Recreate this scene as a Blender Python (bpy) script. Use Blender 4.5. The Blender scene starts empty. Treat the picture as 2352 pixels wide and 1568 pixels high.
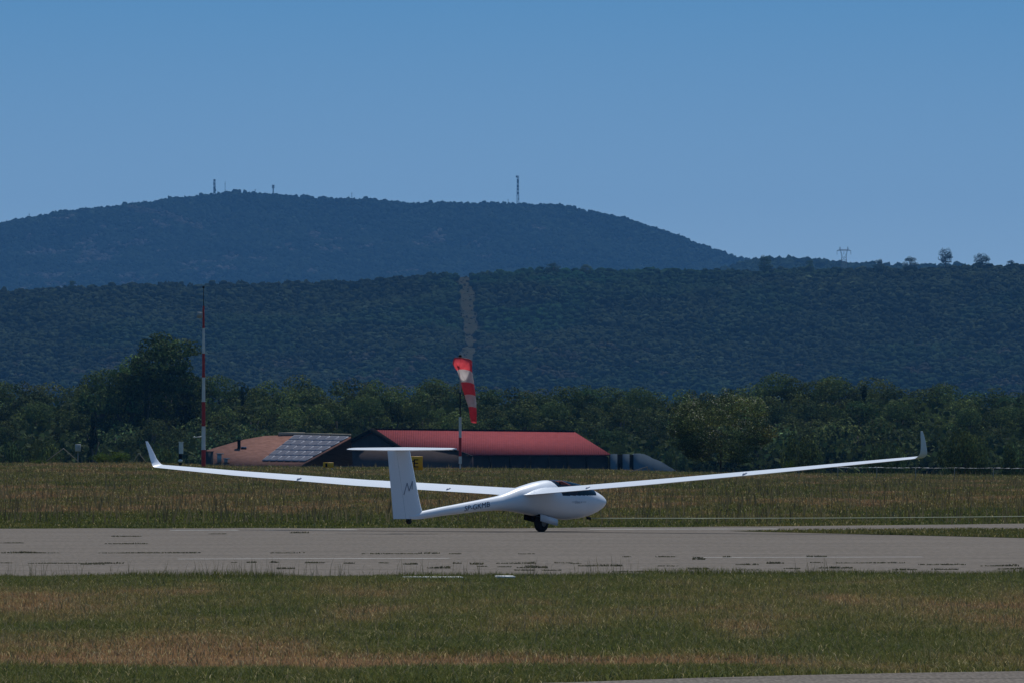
import bpy, bmesh, math, random
import numpy as np
from mathutils import Vector, Matrix
R = math.radians
rng = np.random.default_rng(7)
random.seed(7)
scene = bpy.context.scene
C = scene.collection

# ------------------------------------------------------------------ camera
F = 24000.0          # focal length in units of a 2352 px wide picture
CH = 2.0             # eye height above the airfield
cam = bpy.data.cameras.new("camera")
cam.sensor_width = 36.0
cam.lens = 36.0 * F / 2352.0
cam.clip_start = 1.0
cam.clip_end = 60000.0
co = bpy.data.objects.new("camera", cam)
C.objects.link(co)
co.location = (0, 0, CH)
co.rotation_euler = (R(90) + math.atan((980 - 784) / F), 0, 0)
scene.camera = co

# ------------------------------------------------------------------ sun, sky, exposure
SUN_EL, SUN_AZ = R(56), R(14)       # azimuth from +Y towards +X: behind and to the right
S = Vector((math.cos(SUN_EL) * math.sin(SUN_AZ), math.cos(SUN_EL) * math.cos(SUN_AZ), math.sin(SUN_EL)))
sl = bpy.data.lights.new("sun", 'SUN')
sl.energy = 3.9
sl.angle = R(0.5)
sl.color = (1.0, 0.965, 0.91)
so = bpy.data.objects.new("sun", sl)
C.objects.link(so)
so.rotation_euler = (-S).to_track_quat('-Z', 'Y').to_euler()
so.location = (0, 0, 50)

w = bpy.data.worlds.new("World")
scene.world = w
w.use_nodes = True
nt = w.node_tree
nt.nodes.clear()
sky = nt.nodes.new("ShaderNodeTexSky")
sky.sky_type = 'NISHITA'
sky.sun_disc = False
sky.sun_elevation = SUN_EL
sky.sun_rotation = SUN_AZ
sky.air_density = 1.0
sky.dust_density = 0.05
sky.ozone_density = 1.0
tc = nt.nodes.new("ShaderNodeTexCoord")
mp = nt.nodes.new("ShaderNodeVectorMath"); mp.operation = 'MULTIPLY_ADD'
mp.inputs[1].default_value = (1, 1, 5)
mp.inputs[2].default_value = (0, 0, 0.22)
bg = nt.nodes.new("ShaderNodeBackground")
bg.inputs[1].default_value = 0.086
hsv = nt.nodes.new("ShaderNodeHueSaturation")
hsv.inputs['Saturation'].default_value = 1.12
wo = nt.nodes.new("ShaderNodeOutputWorld")
nt.links.new(tc.outputs['Generated'], mp.inputs[0])
nt.links.new(mp.outputs[0], sky.inputs[0])
nt.links.new(sky.outputs[0], hsv.inputs['Color'])
nt.links.new(hsv.outputs[0], bg.inputs[0])
nt.links.new(bg.outputs[0], wo.inputs[0])
# the air pales towards the horizon
sx_ = nt.nodes.new("ShaderNodeSeparateXYZ"); mr_ = nt.nodes.new("ShaderNodeMapRange")
mr_.inputs[1].default_value = 0.008; mr_.inputs[2].default_value = 0.042; mr_.inputs[3].default_value = 0.89; mr_.inputs[4].default_value = 1.25
nt.links.new(tc.outputs['Generated'], sx_.inputs[0]); nt.links.new(sx_.outputs['Z'], mr_.inputs[0]); nt.links.new(mr_.outputs[0], hsv.inputs['Saturation'])
hsv.inputs['Hue'].default_value = 0.4865

scene.view_settings.view_transform = 'Standard'
scene.view_settings.look = 'None'
scene.view_settings.exposure = 0.0
scene.view_settings.gamma = 1.0
scene.view_settings.use_curve_mapping = False
try:
    scene.cycles.max_bounces = 6
    scene.cycles.transparent_max_bounces = 8
    scene.cycles.volume_bounces = 0
except Exception:
    pass

# ------------------------------------------------------------------ helpers
def P(px, py, D):
    """measured pixel (2352 x 1568) at a real distance D -> world point"""
    return (((px - 1176) / F) * D, D, CH + (980 - py) / F * D)

def tag(o, label=None, cat=None, group=None, kind=None):
    if label: o['label'] = label
    if cat: o['category'] = cat
    if group: o['group'] = group
    if kind: o['kind'] = kind
    return o

def empty(name, loc=(0, 0, 0), rz=0.0):
    o = bpy.data.objects.new(name, None)
    o.empty_display_size = 0.3
    C.objects.link(o)
    o.location = loc
    o.rotation_euler = (0, 0, rz)
    return o

def raw_mesh(name, V, Fs, mat=None, col=None, smooth=False, sharp=None):
    V = np.asarray(V, dtype=np.float32)
    me = bpy.data.meshes.new(name)
    me.vertices.add(len(V))
    me.vertices.foreach_set("co", V.ravel())
    if not isinstance(Fs, (list, tuple)): Fs = [Fs]
    Fs = [np.asarray(f, dtype=np.int32) for f in Fs if len(f)]
    nl = sum(f.size for f in Fs); npoly = sum(len(f) for f in Fs)
    me.loops.add(nl)
    me.loops.foreach_set("vertex_index", np.concatenate([f.ravel() for f in Fs]))
    starts = []; s = 0
    for f in Fs:
        starts.append(s + np.arange(len(f)) * f.shape[1]); s += f.size
    me.polygons.add(npoly)
    me.polygons.foreach_set("loop_start", np.concatenate(starts).astype(np.int32))
    me.update(calc_edges=True)
    me.validate()
    if smooth:
        me.polygons.foreach_set("use_smooth", np.ones(len(me.polygons), dtype=bool))
        if sharp is not None:
            me.set_sharp_from_angle(angle=sharp)
    if col is not None:
        a = me.color_attributes.new("Col", 'FLOAT_COLOR', 'POINT')
        c = np.ones((len(V), 4), dtype=np.float32); c[:, :3] = col
        a.data.foreach_set("color", c.ravel())
    if mat: me.materials.append(mat)
    return me

def obj(name, me, parent=None, loc=(0, 0, 0)):
    o = bpy.data.objects.new(name, me)
    C.objects.link(o)
    o.location = loc
    if parent: o.parent = parent
    return o

class MB:
    """collects shapes for one mesh"""
    def __init__(s): s.V = []; s.F = {}; s.n = 0
    def add(s, V, faces):
        V = [tuple(v) for v in V]
        for f in faces: s.F.setdefault(len(f), []).append([i + s.n for i in f])
        s.V += V; s.n += len(V)
    def box(s, c, d, rz=0, rx=0, ry=0):
        m = Matrix.Rotation(rz, 3, 'Z') @ Matrix.Rotation(ry, 3, 'Y') @ Matrix.Rotation(rx, 3, 'X')
        V = [Vector(c) + m @ Vector((x * d[0] / 2, y * d[1] / 2, z * d[2] / 2)) for x in (-1, 1) for y in (-1, 1) for z in (-1, 1)]
        s.add(V, [(0, 1, 3, 2), (4, 6, 7, 5), (0, 4, 5, 1), (2, 3, 7, 6), (0, 2, 6, 4), (1, 5, 7, 3)])
    def tube(s, pts, rad, n=8, cap=True):
        pts = [Vector(p) for p in pts]
        if not hasattr(rad, '__len__'): rad = [rad] * len(pts)
        V = []
        for i, p in enumerate(pts):
            t = (pts[min(i + 1, len(pts) - 1)] - pts[max(i - 1, 0)]).normalized()
            a = Vector((0, 0, 1)) if abs(t.z) < 0.9 else Vector((1, 0, 0))
            u = t.cross(a).normalized(); v = t.cross(u).normalized()
            for k in range(n):
                an = 2 * math.pi * k / n
                V.append(p + (u * math.cos(an) + v * math.sin(an)) * rad[i])
        Fc = []
        for i in range(len(pts) - 1):
            for k in range(n):
                a0 = i * n + k; b0 = i * n + (k + 1) % n
                Fc.append((a0, b0, b0 + n, a0 + n))
        if cap:
            Fc.append(tuple(reversed(range(n)))); Fc.append(tuple((len(pts) - 1) * n + k for k in range(n)))
        s.add(V, Fc)
    def ball(s, c, r, nu=12, nv=8, sz=1.0):
        V = [(c[0], c[1], c[2] + r * sz)]
        for j in range(1, nv):
            t = math.pi * j / nv
            for i in range(nu):
                p = 2 * math.pi * i / nu
                V.append((c[0] + r * math.sin(t) * math.cos(p), c[1] + r * math.sin(t) * math.sin(p), c[2] + r * sz * math.cos(t)))
        V.append((c[0], c[1], c[2] - r * sz))
        Fc = []
        for i in range(nu): Fc.append((0, 1 + i, 1 + (i + 1) % nu))
        for j in range(nv - 2):
            for i in range(nu):
                a = 1 + j * nu + i; b = 1 + j * nu + (i + 1) % nu
                Fc.append((a, a + nu, b + nu, b))
        L = len(V) - 1
        for i in range(nu): Fc.append((L, 1 + (nv - 2) * nu + (i + 1) % nu, 1 + (nv - 2) * nu + i))
        s.add(V, Fc)
    def prism(s, poly, axis_vec):
        n = len(poly); A = [Vector(p) for p in poly]; B = [p + Vector(axis_vec) for p in A]
        Fc = [tuple(range(n)), tuple(reversed(range(n, 2 * n)))]
        for i in range(n): Fc.append((i, i + n, (i + 1) % n + n, (i + 1) % n))
        s.add(A + B, Fc)
    def build(s, name, mat, parent=None, loc=(0, 0, 0), smooth=False, sharp=R(40)):
        me = raw_mesh(name, np.array(s.V), [np.array(f) for f in s.F.values()], mat, smooth=smooth, sharp=sharp if smooth else None)
        bm = bmesh.new(); bm.from_mesh(me); bmesh.ops.recalc_face_normals(bm, faces=bm.faces); bm.to_mesh(me); bm.free()
        return obj(name, me, parent, loc)

# ---- noise (value noise, numpy)
def hash2(ix, iy, seed):
    h = (ix.astype(np.int64) * 374761393 + iy.astype(np.int64) * 668265263 + seed * 1442695041) & 0xFFFFFFFF
    h = ((h ^ (h >> 13)) * 1274126177) & 0xFFFFFFFF
    return ((h ^ (h >> 16)) & 0xFFFF) / 65535.0
def vnoise(x, y, seed=0):
    ix = np.floor(x); iy = np.floor(y); fx = x - ix; fy = y - iy
    fx = fx * fx * (3 - 2 * fx); fy = fy * fy * (3 - 2 * fy)
    a = hash2(ix, iy, seed); b = hash2(ix + 1, iy, seed); c = hash2(ix, iy + 1, seed); d = hash2(ix + 1, iy + 1, seed)
    return (a * (1 - fx) + b * fx) * (1 - fy) + (c * (1 - fx) + d * fx) * fy
def fbm(x, y, seed=0, o=4):
    s = 0; a = 1; t = 0
    for i in range(o):
        s = s + a * vnoise(x * 2 ** i, y * 2 ** i, seed + i * 17); t += a; a *= 0.5
    return s / t
def sstep(a, b, x):
    t = np.clip((x - a) / (b - a), 0, 1); return t * t * (3 - 2 * t)

# ---- materials
MATS = {}
def nodes_mat(name):
    m = bpy.data.materials.new(name); m.use_nodes = True
    MATS[name] = m
    return m, m.node_tree, m.node_tree.nodes['Principled BSDF']
def noise_mat(name, c1, c2, scale=5.0, rough=0.8, detail=4, bump=0.0, spec=0.3, stretch=(1, 1, 1), metallic=0.0):
    m, t, b = nodes_mat(name)
    tcn = t.nodes.new("ShaderNodeTexCoord"); mpn = t.nodes.new("ShaderNodeMapping")
    mpn.inputs['Scale'].default_value = stretch
    n = t.nodes.new("ShaderNodeTexNoise"); n.inputs['Scale'].default_value = scale; n.inputs['Detail'].default_value = detail
    r = t.nodes.new("ShaderNodeValToRGB")
    r.color_ramp.elements[0].position = 0.3; r.color_ramp.elements[1].position = 0.7
    r.color_ramp.elements[0].color = (*c1, 1); r.color_ramp.elements[1].color = (*c2, 1)
    t.links.new(tcn.outputs['Object'], mpn.inputs[0]); t.links.new(mpn.outputs[0], n.inputs['Vector'])
    t.links.new(n.outputs['Fac'], r.inputs[0]); t.links.new(r.outputs[0], b.inputs['Base Color'])
    b.inputs['Roughness'].default_value = rough
    b.inputs['Specular IOR Level'].default_value = spec
    b.inputs['Metallic'].default_value = metallic
    if bump:
        bp = t.nodes.new("ShaderNodeBump"); bp.inputs['Strength'].default_value = bump; bp.inputs['Distance'].default_value = 0.02
        t.links.new(n.outputs['Fac'], bp.inputs['Height']); t.links.new(bp.outputs[0], b.inputs['Normal'])
    return m
def leaf_mat(name, tint=(1, 1, 1), rough=0.85, spec=0.04, trans=0.22):
    m, t, b = nodes_mat(name)
    a = t.nodes.new("ShaderNodeAttribute"); a.attribute_name = "Col"
    mx = t.nodes.new("ShaderNodeMix"); mx.data_type = 'RGBA'; mx.blend_type = 'MULTIPLY'
    mx.inputs[0].default_value = 1.0; mx.inputs[7].default_value = (*tint, 1)
    t.links.new(a.outputs['Color'], mx.inputs[6])
    t.links.new(mx.outputs[2], b.inputs['Base Color'])
    b.inputs['Roughness'].default_value = rough; b.inputs['Specular IOR Level'].default_value = spec
    if trans > 0:
        tr = t.nodes.new("ShaderNodeBsdfTranslucent"); ms = t.nodes.new("ShaderNodeMixShader")
        ms.inputs[0].default_value = trans
        out = t.nodes['Material Output']
        t.links.new(mx.outputs[2], tr.inputs[0])
        t.links.new(b.outputs[0], ms.inputs[1]); t.links.new(tr.outputs[0], ms.inputs[2]); t.links.new(ms.outputs[0], out.inputs[0])
    return m

M_leaf = leaf_mat("broadleaf_foliage", (1.45, 1.48, 0.95))
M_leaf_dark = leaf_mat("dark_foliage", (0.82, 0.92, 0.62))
M_leaf_grey = leaf_mat("grey_green_foliage", (1.45, 1.48, 1.15))
M_leaf_gloss = leaf_mat("glossy_foliage", (1.1, 1.15, 0.9), rough=0.55, spec=0.2, trans=0.25)
M_bright = leaf_mat("bright_foliage", (1.6, 1.7, 0.8), trans=0.35)
M_grass = leaf_mat("grass_blade", (1, 1, 1), rough=0.75, spec=0.1, trans=0.3)
M_bark = noise_mat("bark", (0.05, 0.04, 0.03), (0.12, 0.1, 0.08), 8)
M_white = noise_mat("gelcoat_white", (0.73, 0.78, 0.87), (0.76, 0.81, 0.89), 1.5, rough=0.32, spec=0.4)
M_fin = M_white
M_rubber = noise_mat("rubber", (0.012, 0.012, 0.012), (0.02, 0.02, 0.02), 20, rough=0.8)
M_dark = noise_mat("dark_metal", (0.02, 0.02, 0.022), (0.035, 0.035, 0.04), 8, rough=0.8, spec=0.05)
M_letter = noise_mat("blue_lettering", (0.02, 0.035, 0.09), (0.025, 0.045, 0.11), 20, rough=0.5)
M_letter_grey = noise_mat("grey_lettering", (0.20, 0.24, 0.33), (0.23, 0.27, 0.36), 20, rough=0.5)
M_fair = noise_mat("fairing_shade_grey", (0.28, 0.32, 0.42), (0.33, 0.37, 0.47), 20, rough=0.4)  # grey puts the shade on the fairings' near side into their colour
M_red = noise_mat("red_paint", (0.36, 0.018, 0.022), (0.46, 0.03, 0.034), 3, rough=0.5)
M_mwhite = noise_mat("white_paint", (0.55, 0.56, 0.57), (0.72, 0.73, 0.74), 3, rough=0.5)
M_grey = noise_mat("galvanised_grey", (0.3, 0.31, 0.32), (0.42, 0.43, 0.44), 5, rough=0.45)
def fabric(name, c1, c2):
    m = noise_mat(name, c1, c2, 4, rough=0.9, bump=0.1, spec=0.05); t = m.node_tree; b = t.nodes['Principled BSDF']
    tr = t.nodes.new("ShaderNodeBsdfTranslucent"); ms = t.nodes.new("ShaderNodeMixShader"); ms.inputs[0].default_value = 0.5
    t.links.new(b.inputs['Base Color'].links[0].from_socket, tr.inputs[0]); t.links.new(b.outputs[0], ms.inputs[1]); t.links.new(tr.outputs[0], ms.inputs[2]); t.links.new(ms.outputs[0], t.nodes['Material Output'].inputs[0])
    return m
M_sockred = fabric("sock_red_fabric", (0.70, 0.07, 0.09), (0.82, 0.10, 0.12))
M_sockwhite = fabric("sock_white_fabric", (0.55, 0.53, 0.54), (0.66, 0.64, 0.65))
M_yellow = noise_mat("sign_yellow", (0.72, 0.34, 0.006), (0.80, 0.40, 0.008), 3, rough=0.5)
M_black = noise_mat("sign_black", (0.008, 0.008, 0.008), (0.012, 0.012, 0.012), 3, rough=0.9, spec=0.0)
M_rope = noise_mat("rope", (0.42, 0.44, 0.3), (0.5, 0.52, 0.36), 30, rough=0.8)
M_redseat = noise_mat("red_upholstery", (0.16, 0.035, 0.03), (0.22, 0.05, 0.04), 10, rough=0.8)
M_post = noise_mat("weathered_post", (0.2, 0.18, 0.15), (0.32, 0.3, 0.26), 10, rough=0.9)

# ------------------------------------------------------------------ terrain
CRX = (np.array([-400, 0, 300, 470, 600, 1000, 1400, 1550, 1700, 2352, 2700]) - 1176) / 48.0
CRZ = CH - (np.array([1062, 1062, 1062, 1068, 1072, 1075, 1079, 1083, 1086, 1092, 1094]) + 9 - 980) / 48.0
def gz(x, y):
    x = np.asarray(x, float); y = np.asarray(y, float)
    zc = np.interp(x, CRX, CRZ)
    z = zc * sstep(300, 500, y)
    z = z + (-4.5 - zc) * sstep(535, 680, y)
    far = (y > 212) & (y < 560)
    z = z - 0.035 + 0.03 * (vnoise(x * 0.9, y * 0.9, 3) - 0.5) + np.where(far, 0.10 * (vnoise(x * 0.25, y * 0.12, 5) - 0.5), 0)
    return z
RW = 0.2   # runway runs at atan(0.2) to the picture
def near_edge(x): return 140.8 + 0.2 * x
def far_edge(x): return 207.0 + 0.25 * np.maximum(x, 0) + 0.75 * np.clip(x - 2, 0, 10) + 0.12 * np.minimum(x, 0)

# how dry the sward is at a point, 0 green .. 1 straw/soil
def dryness(x, y):
    d = 0.36 + 1.3 * (fbm(x * 0.35, y * 0.06, 11, 4) - 0.5) + 1.0 * (fbm(x * 1.3, y * 0.22, 12, 3) - 0.5)
    # dry soil strip near the front, greener behind it to the right
    strip = sstep(86.0, 87.2, y) * (1 - sstep(90.5, 94.0, y)) * (1 - sstep(1.2, 3.0, x))
    d = d + 0.85 * strip
    d = d + 0.35 * sstep(88, 92, y) * (1 - sstep(95, 104, y)) * (1 - sstep(-3.2, -1.0, x))
    d = d - 0.38 * sstep(90.5, 92, y) * (1 - sstep(98, 105, y)) * sstep(-2.0, 0.0, x)
    d = d - 0.18 * sstep(82, 83, y) * (1 - sstep(85.5, 86.5, y))
    d = d + 0.22 * sstep(108, 116, y) * (1 - sstep(126, 132, y))
    d = d - 0.35 * sstep(133, 138, y - 0.2 * x) * (1 - sstep(150, 160, y))
    # beyond the runway
    d = d - 0.3 * sstep(200, 205, y) * (1 - sstep(228, 255, y))
    d = d + 0.42 * sstep(235, 262, y) * (1 - sstep(315, 365, y)) * (0.72 + 0.25 * np.sin(x * 0.35 + 1.1))
    d = d + 0.10 * sstep(345, 400, y) * (1 - sstep(470, 520, y))
    return np.clip(d, 0, 1)
G_GREEN = np.array([0.052, 0.063, 0.021]); G_OLIVE = np.array([0.084, 0.080, 0.032]); G_DRY = np.array([0.152, 0.098, 0.064])
def sward(d):
    d = d[:, None]
    return np.where(d < 0.5, G_GREEN + (G_OLIVE - G_GREEN) * d * 2, G_OLIVE + (G_DRY - G_OLIVE) * (d - 0.5) * 2)

def grid_mesh(name, xs, ys, zf, mat, colf=None, smooth=True):
    X, Y = np.meshgrid(xs, ys); n, m = len(xs), len(ys)
    x = X.ravel(); y = Y.ravel(); z = zf(x, y)
    idx = np.arange(n * m).reshape(m, n)
    Fq = np.stack([idx[:-1, :-1], idx[:-1, 1:], idx[1:, 1:], idx[1:, :-1]], -1).reshape(-1, 4)
    return raw_mesh(name, np.stack([x, y, z], 1), Fq, mat, col=colf(x, y) if colf else None, smooth=smooth)

def ground_material():
    m, t, b = nodes_mat("meadow_ground")
    a = t.nodes.new("ShaderNodeAttribute"); a.attribute_name = "Col"
    tcn = t.nodes.new("ShaderNodeTexCoord")
    n = t.nodes.new("ShaderNodeTexNoise"); n.inputs['Scale'].default_value = 6; n.inputs['Detail'].default_value = 6
    r = t.nodes.new("ShaderNodeValToRGB")
    r.color_ramp.elements[0].position = 0.3; r.color_ramp.elements[1].position = 0.7
    r.color_ramp.elements[0].color = (0.6, 0.6, 0.6, 1); r.color_ramp.elements[1].color = (1.3, 1.25, 1.2, 1)
    mx = t.nodes.new("ShaderNodeMix"); mx.data_type = 'RGBA'; mx.blend_type = 'MULTIPLY'; mx.inputs[0].default_value = 1
    t.links.new(tcn.outputs['Object'], n.inputs['Vector']); t.links.new(n.outputs['Fac'], r.inputs[0])
    t.links.new(a.outputs['Color'], mx.inputs[6]); t.links.new(r.outputs[0], mx.inputs[7])
    t.links.new(mx.outputs[2], b.inputs['Base Color'])
    b.inputs['Roughness'].default_value = 1.0; b.inputs['Specular IOR Level'].default_value = 0.0
    return m
M_ground = ground_material()
xs = np.concatenate([[-9000, -4000, -1500, -600, -250, -120, -70, -45], np.linspace(-34, 34, 137), [45, 70, 120, 250, 600, 1500, 4000, 9000]])
ys = np.concatenate([[-300, -50, 20, 50, 65], np.arange(72, 145, 0.6), np.arange(146, 205, 4), np.arange(206, 560, 1.5), np.arange(565, 720, 8), [760, 900, 1200, 2000, 3500, 5000, 7000, 9000, 14500]])
gr = obj("ground", grid_mesh("ground", xs, ys, gz, M_ground, lambda x, y: np.where((y > 700)[:, None], np.array([[0.03, 0.038, 0.02]]), sward(np.clip(dryness(x, y), 0, 1)) * np.array([0.98, 0.96, 0.8]))))
tag(gr, kind="structure")

# ------------------------------------------------------------------ pavements
def asphalt(name, c1, c2):
    m, t, b = nodes_mat(name)
    tcn = t.nodes.new("ShaderNodeTexCoord")
    def noise(scale, st, det=5):
        mpn = t.nodes.new("ShaderNodeMapping"); mpn.inputs['Scale'].default_value = st
        n = t.nodes.new("ShaderNodeTexNoise"); n.inputs['Scale'].default_value = scale; n.inputs['Detail'].default_value = det
        t.links.new(tcn.outputs['Object'], mpn.inputs[0]); t.links.new(mpn.outputs[0], n.inputs['Vector'])
        return n
    big = noise(0.35, (0.5, 1.2, 1)); fine = noise(1.6, (1, 0.12, 1), 8); grain = noise(30, (1, 0.08, 1), 4)
    r = t.nodes.new("ShaderNodeValToRGB"); r.color_ramp.elements[0].position = 0.3; r.color_ramp.elements[1].position = 0.72
    r.color_ramp.elements[0].color = (*c1, 1); r.color_ramp.elements[1].color = (*c2, 1)
    t.links.new(big.outputs['Fac'], r.inputs[0])
    def mul(colsock, nz, lo, hi, p0=0.3, p1=0.7):
        rr = t.nodes.new("ShaderNodeMapRange"); rr.inputs[1].default_value = p0; rr.inputs[2].default_value = p1
        rr.inputs[3].default_value = lo; rr.inputs[4].default_value = hi
        t.links.new(nz.outputs['Fac'], rr.inputs[0])
        mx = t.nodes.new("ShaderNodeMix"); mx.data_type = 'RGBA'; mx.blend_type = 'MULTIPLY'; mx.inputs[0].default_value = 1
        cc = t.nodes.new("ShaderNodeCombineColor")
        for i in range(3): t.links.new(rr.outputs[0], cc.inputs[i])
        t.links.new(colsock, mx.inputs[6]); t.links.new(cc.outputs[0], mx.inputs[7])
        return mx.outputs[2]
    c = mul(r.outputs[0], fine, 0.97, 1.03); c = mul(c, grain, 0.80, 1.20, 0.40, 0.60)
    # fine paving seams along the strip (object X), one every few metres
    sx = t.nodes.new("ShaderNodeSeparateXYZ"); t.links.new(tcn.outputs['Object'], sx.inputs[0])
    wob = noise(0.6, (1, 0, 0), 4)
    ad = t.nodes.new("ShaderNodeMath"); ad.operation = 'MULTIPLY_ADD'; ad.inputs[1].default_value = 0.5
    t.links.new(wob.outputs['Fac'], ad.inputs[0]); t.links.new(sx.outputs['Y'], ad.inputs[2])
    md = t.nodes.new("ShaderNodeMath"); md.operation = 'PINGPONG'; md.inputs[1].default_value = 2.6
    t.links.new(ad.outputs[0], md.inputs[0])
    lt = t.nodes.new("ShaderNodeMapRange"); lt.inputs[1].default_value = 0.0; lt.inputs[2].default_value = 0.22; lt.inputs[3].default_value = 0.6; lt.inputs[4].default_value = 1.0
    t.links.new(md.outputs[0], lt.inputs[0])
    gate = noise(0.5, (1, 0.8, 1), 3)
    gm = t.nodes.new("ShaderNodeMapRange"); gm.inputs[1].default_value = 0.42; gm.inputs[2].default_value = 0.6; gm.inputs[3].default_value = 1.0; gm.inputs[4].default_value = 0.0
    t.links.new(gate.outputs['Fac'], gm.inputs[0])
    mxm = t.nodes.new("ShaderNodeMath"); mxm.operation = 'MAXIMUM'
    t.links.new(lt.outputs[0], mxm.inputs[0]); t.links.new(gm.outputs[0], mxm.inputs[1])
    mx = t.nodes.new("ShaderNodeMix"); mx.data_type = 'RGBA'; mx.blend_type = 'MULTIPLY'; mx.inputs[0].default_value = 1
    cc = t.nodes.new("ShaderNodeCombineColor")
    for i in range(3): t.links.new(mxm.outputs[0], cc.inputs[i])
    t.links.new(c, mx.inputs[6]); t.links.new(cc.outputs[0], mx.inputs[7])
    t.links.new(mx.outputs[2], b.inputs['Base Color'])
    b.inputs['Roughness'].default_value = 0.95; b.inputs['Specular IOR Level'].default_value = 0.05
    return m
M_asph = asphalt("runway_asphalt", (0.126, 0.110, 0.095), (0.150, 0.131, 0.114))
ANG = math.atan(RW)
def to_local(x, y):     # frame of the runway: origin (0,174,0), x along it
    c, s = math.cos(-ANG), math.sin(-ANG)
    dx, dy = x, y - 174.0
    return dx * c - dy * s, dx * s + dy * c
xr = np.arange(-160, 161, 0.5)
ne = near_edge(xr) + 0.35 * (fbm(xr * 0.7, xr * 0, 21, 4) - 0.5) * 2
fe = far_edge(xr) + 1.6 * (fbm(xr * 0.5, xr * 0 + 5, 22, 4) - 0.5) * 2
V = []
for k, yy in enumerate((ne, fe)):
    lx, ly = to_local(xr, yy); V.append(np.stack([lx, ly, np.zeros_like(lx)], 1))
n = len(xr); V = np.concatenate(V)
Fq = np.stack([np.arange(n - 1), np.arange(1, n), np.arange(1, n) + n, np.arange(n - 1) + n], 1)
ro = obj("runway", raw_mesh("runway", V, Fq, M_asph), loc=(0, 174, 0.004)); ro.rotation_euler = (0, 0, ANG)
tag(ro, kind="structure")
# taxiway at the very front right
xe = np.array([-30, -3, 0.0, 0.5, 1.4, 2.3, 3.2, 4.2, 6, 10, 30.0])
ye = np.array([72, 80.0, 81.3, 81.8, 83.1, 84.1, 84.9, 85.5, 86.2, 87.5, 92])
V = np.concatenate([np.stack([xe, ye, 0 * xe], 1), np.stack([xe, 0 * xe + 55, 0 * xe], 1)]); n = len(xe)
Fq = np.stack([np.arange(n - 1) + n, np.arange(1, n) + n, np.arange(1, n), np.arange(n - 1)], 1)
tx = obj("taxiway", raw_mesh("taxiway", V, Fq, M_asph), loc=(0, 0, 0.006)); tag(tx, kind="structure")
M_line = noise_mat("worn_white_paint", (0.36, 0.36, 0.35), (0.66, 0.66, 0.66), 2.2, rough=0.8, stretch=(1, 0.4, 1), detail=8)
def marking(x0, x1, y0, wd, lab):
    mb = MB(); c = Vector(((x0 + x1) / 2, y0 + 0.2 * (x0 + x1) / 2, 0.012))
    L = (x1 - x0) / math.cos(ANG) / 2
    mb.add([(-L, -wd / 2, 0), (L, -wd / 2, 0), (L, wd / 2, 0), (-L, wd / 2, 0)], [(0, 1, 2, 3)])
    o = mb.build("runway_marking", M_line, loc=c); o.rotation_euler = (0, 0, ANG)
    tag(o, kind="structure")
marking(-5.04, -0.95, 158.75, 0.22, "")
marking(2.74, 6.3, 159.0, 0.18, "")
marking(-6.6, -5.3, 203.2, 0.45, ""); marking(-4.8, -3.0, 203.2, 0.45, ""); marking(1.5, 5.2, 203.4, 0.45, "")
# diverging grass wedge on the right
XI = np.array([4.2, 9.4, 30, 60.0]); YB = np.array([200.8, 187.6, 160, 160.0]); YT = np.array([200.9, 204.2, 212, 226.0])
def in_island(x, y):
    return (x > 4.2) & (y > np.interp(x, XI, YB)) & (y < np.interp(x, XI, YT))
xi = np.linspace(4.2, 60, 200)
yb = np.interp(xi, XI, YB) + 0.6 * (fbm(xi * 0.8, xi * 0, 31, 3) - 0.5); yt = np.interp(xi, XI, YT) + 0.5 * (fbm(xi * 0.8, xi * 0, 32, 3) - 0.5)
n = 200; V = np.concatenate([np.stack([xi, yb, 0 * xi], 1), np.stack([xi, yt, 0 * xi], 1)])
Fq = np.stack([np.arange(n - 1), np.arange(1, n), np.arange(1, n) + n, np.arange(n - 1) + n], 1)
isl = obj("grass_verge", raw_mesh("grass_verge", V, Fq, M_ground, col=sward(dryness(V[:, 0], V[:, 1] * 0 + 215)) * 0.8), loc=(0, 0, 0.010)); tag(isl, kind="structure")

# ------------------------------------------------------------------ grass blades
def blades(x, y, z, h, wd, lean, col):
    n = len(x)
    yaw = rng.uniform(0, 2 * np.pi, n); la = rng.uniform(0, 2 * np.pi, n)
    ux, uy = np.cos(yaw) * wd / 2, np.sin(yaw) * wd / 2
    lx, ly = np.cos(la) * lean * h, np.sin(la) * lean * h
    V = np.zeros((n, 5, 3), np.float32)
    V[:, 0] = np.stack([x - ux, y - uy, z], 1); V[:, 1] = np.stack([x + ux, y + uy, z], 1)
    mz = z + h * 0.6
    V[:, 2] = np.stack([x + ux * .7 + lx * .4, y + uy * .7 + ly * .4, mz], 1); V[:, 3] = np.stack([x - ux * .7 + lx * .4, y - uy * .7 + ly * .4, mz], 1)
    V[:, 4] = np.stack([x + lx, y + ly, z + h * (1 - 0.25 * lean)], 1)
    b = (np.arange(n) * 5)[:, None]
    return V.reshape(-1, 3), b + np.array([[0, 1, 2, 3]]), b + np.array([[3, 2, 4]]), np.repeat(col, 5, axis=0)
def grass_obj(name, parts, label):
    Vs, Q, T, Cc = [], [], [], []; off = 0
    for v, q, t, c in parts:
        Vs.append(v); Q.append(q + off); T.append(t + off); Cc.append(c); off += len(v)
    o = obj(name, raw_mesh(name, np.concatenate(Vs), [np.concatenate(Q), np.concatenate(T)], M_grass, col=np.concatenate(Cc)))
    tag(o, label, "grass", kind="stuff"); return o
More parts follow.
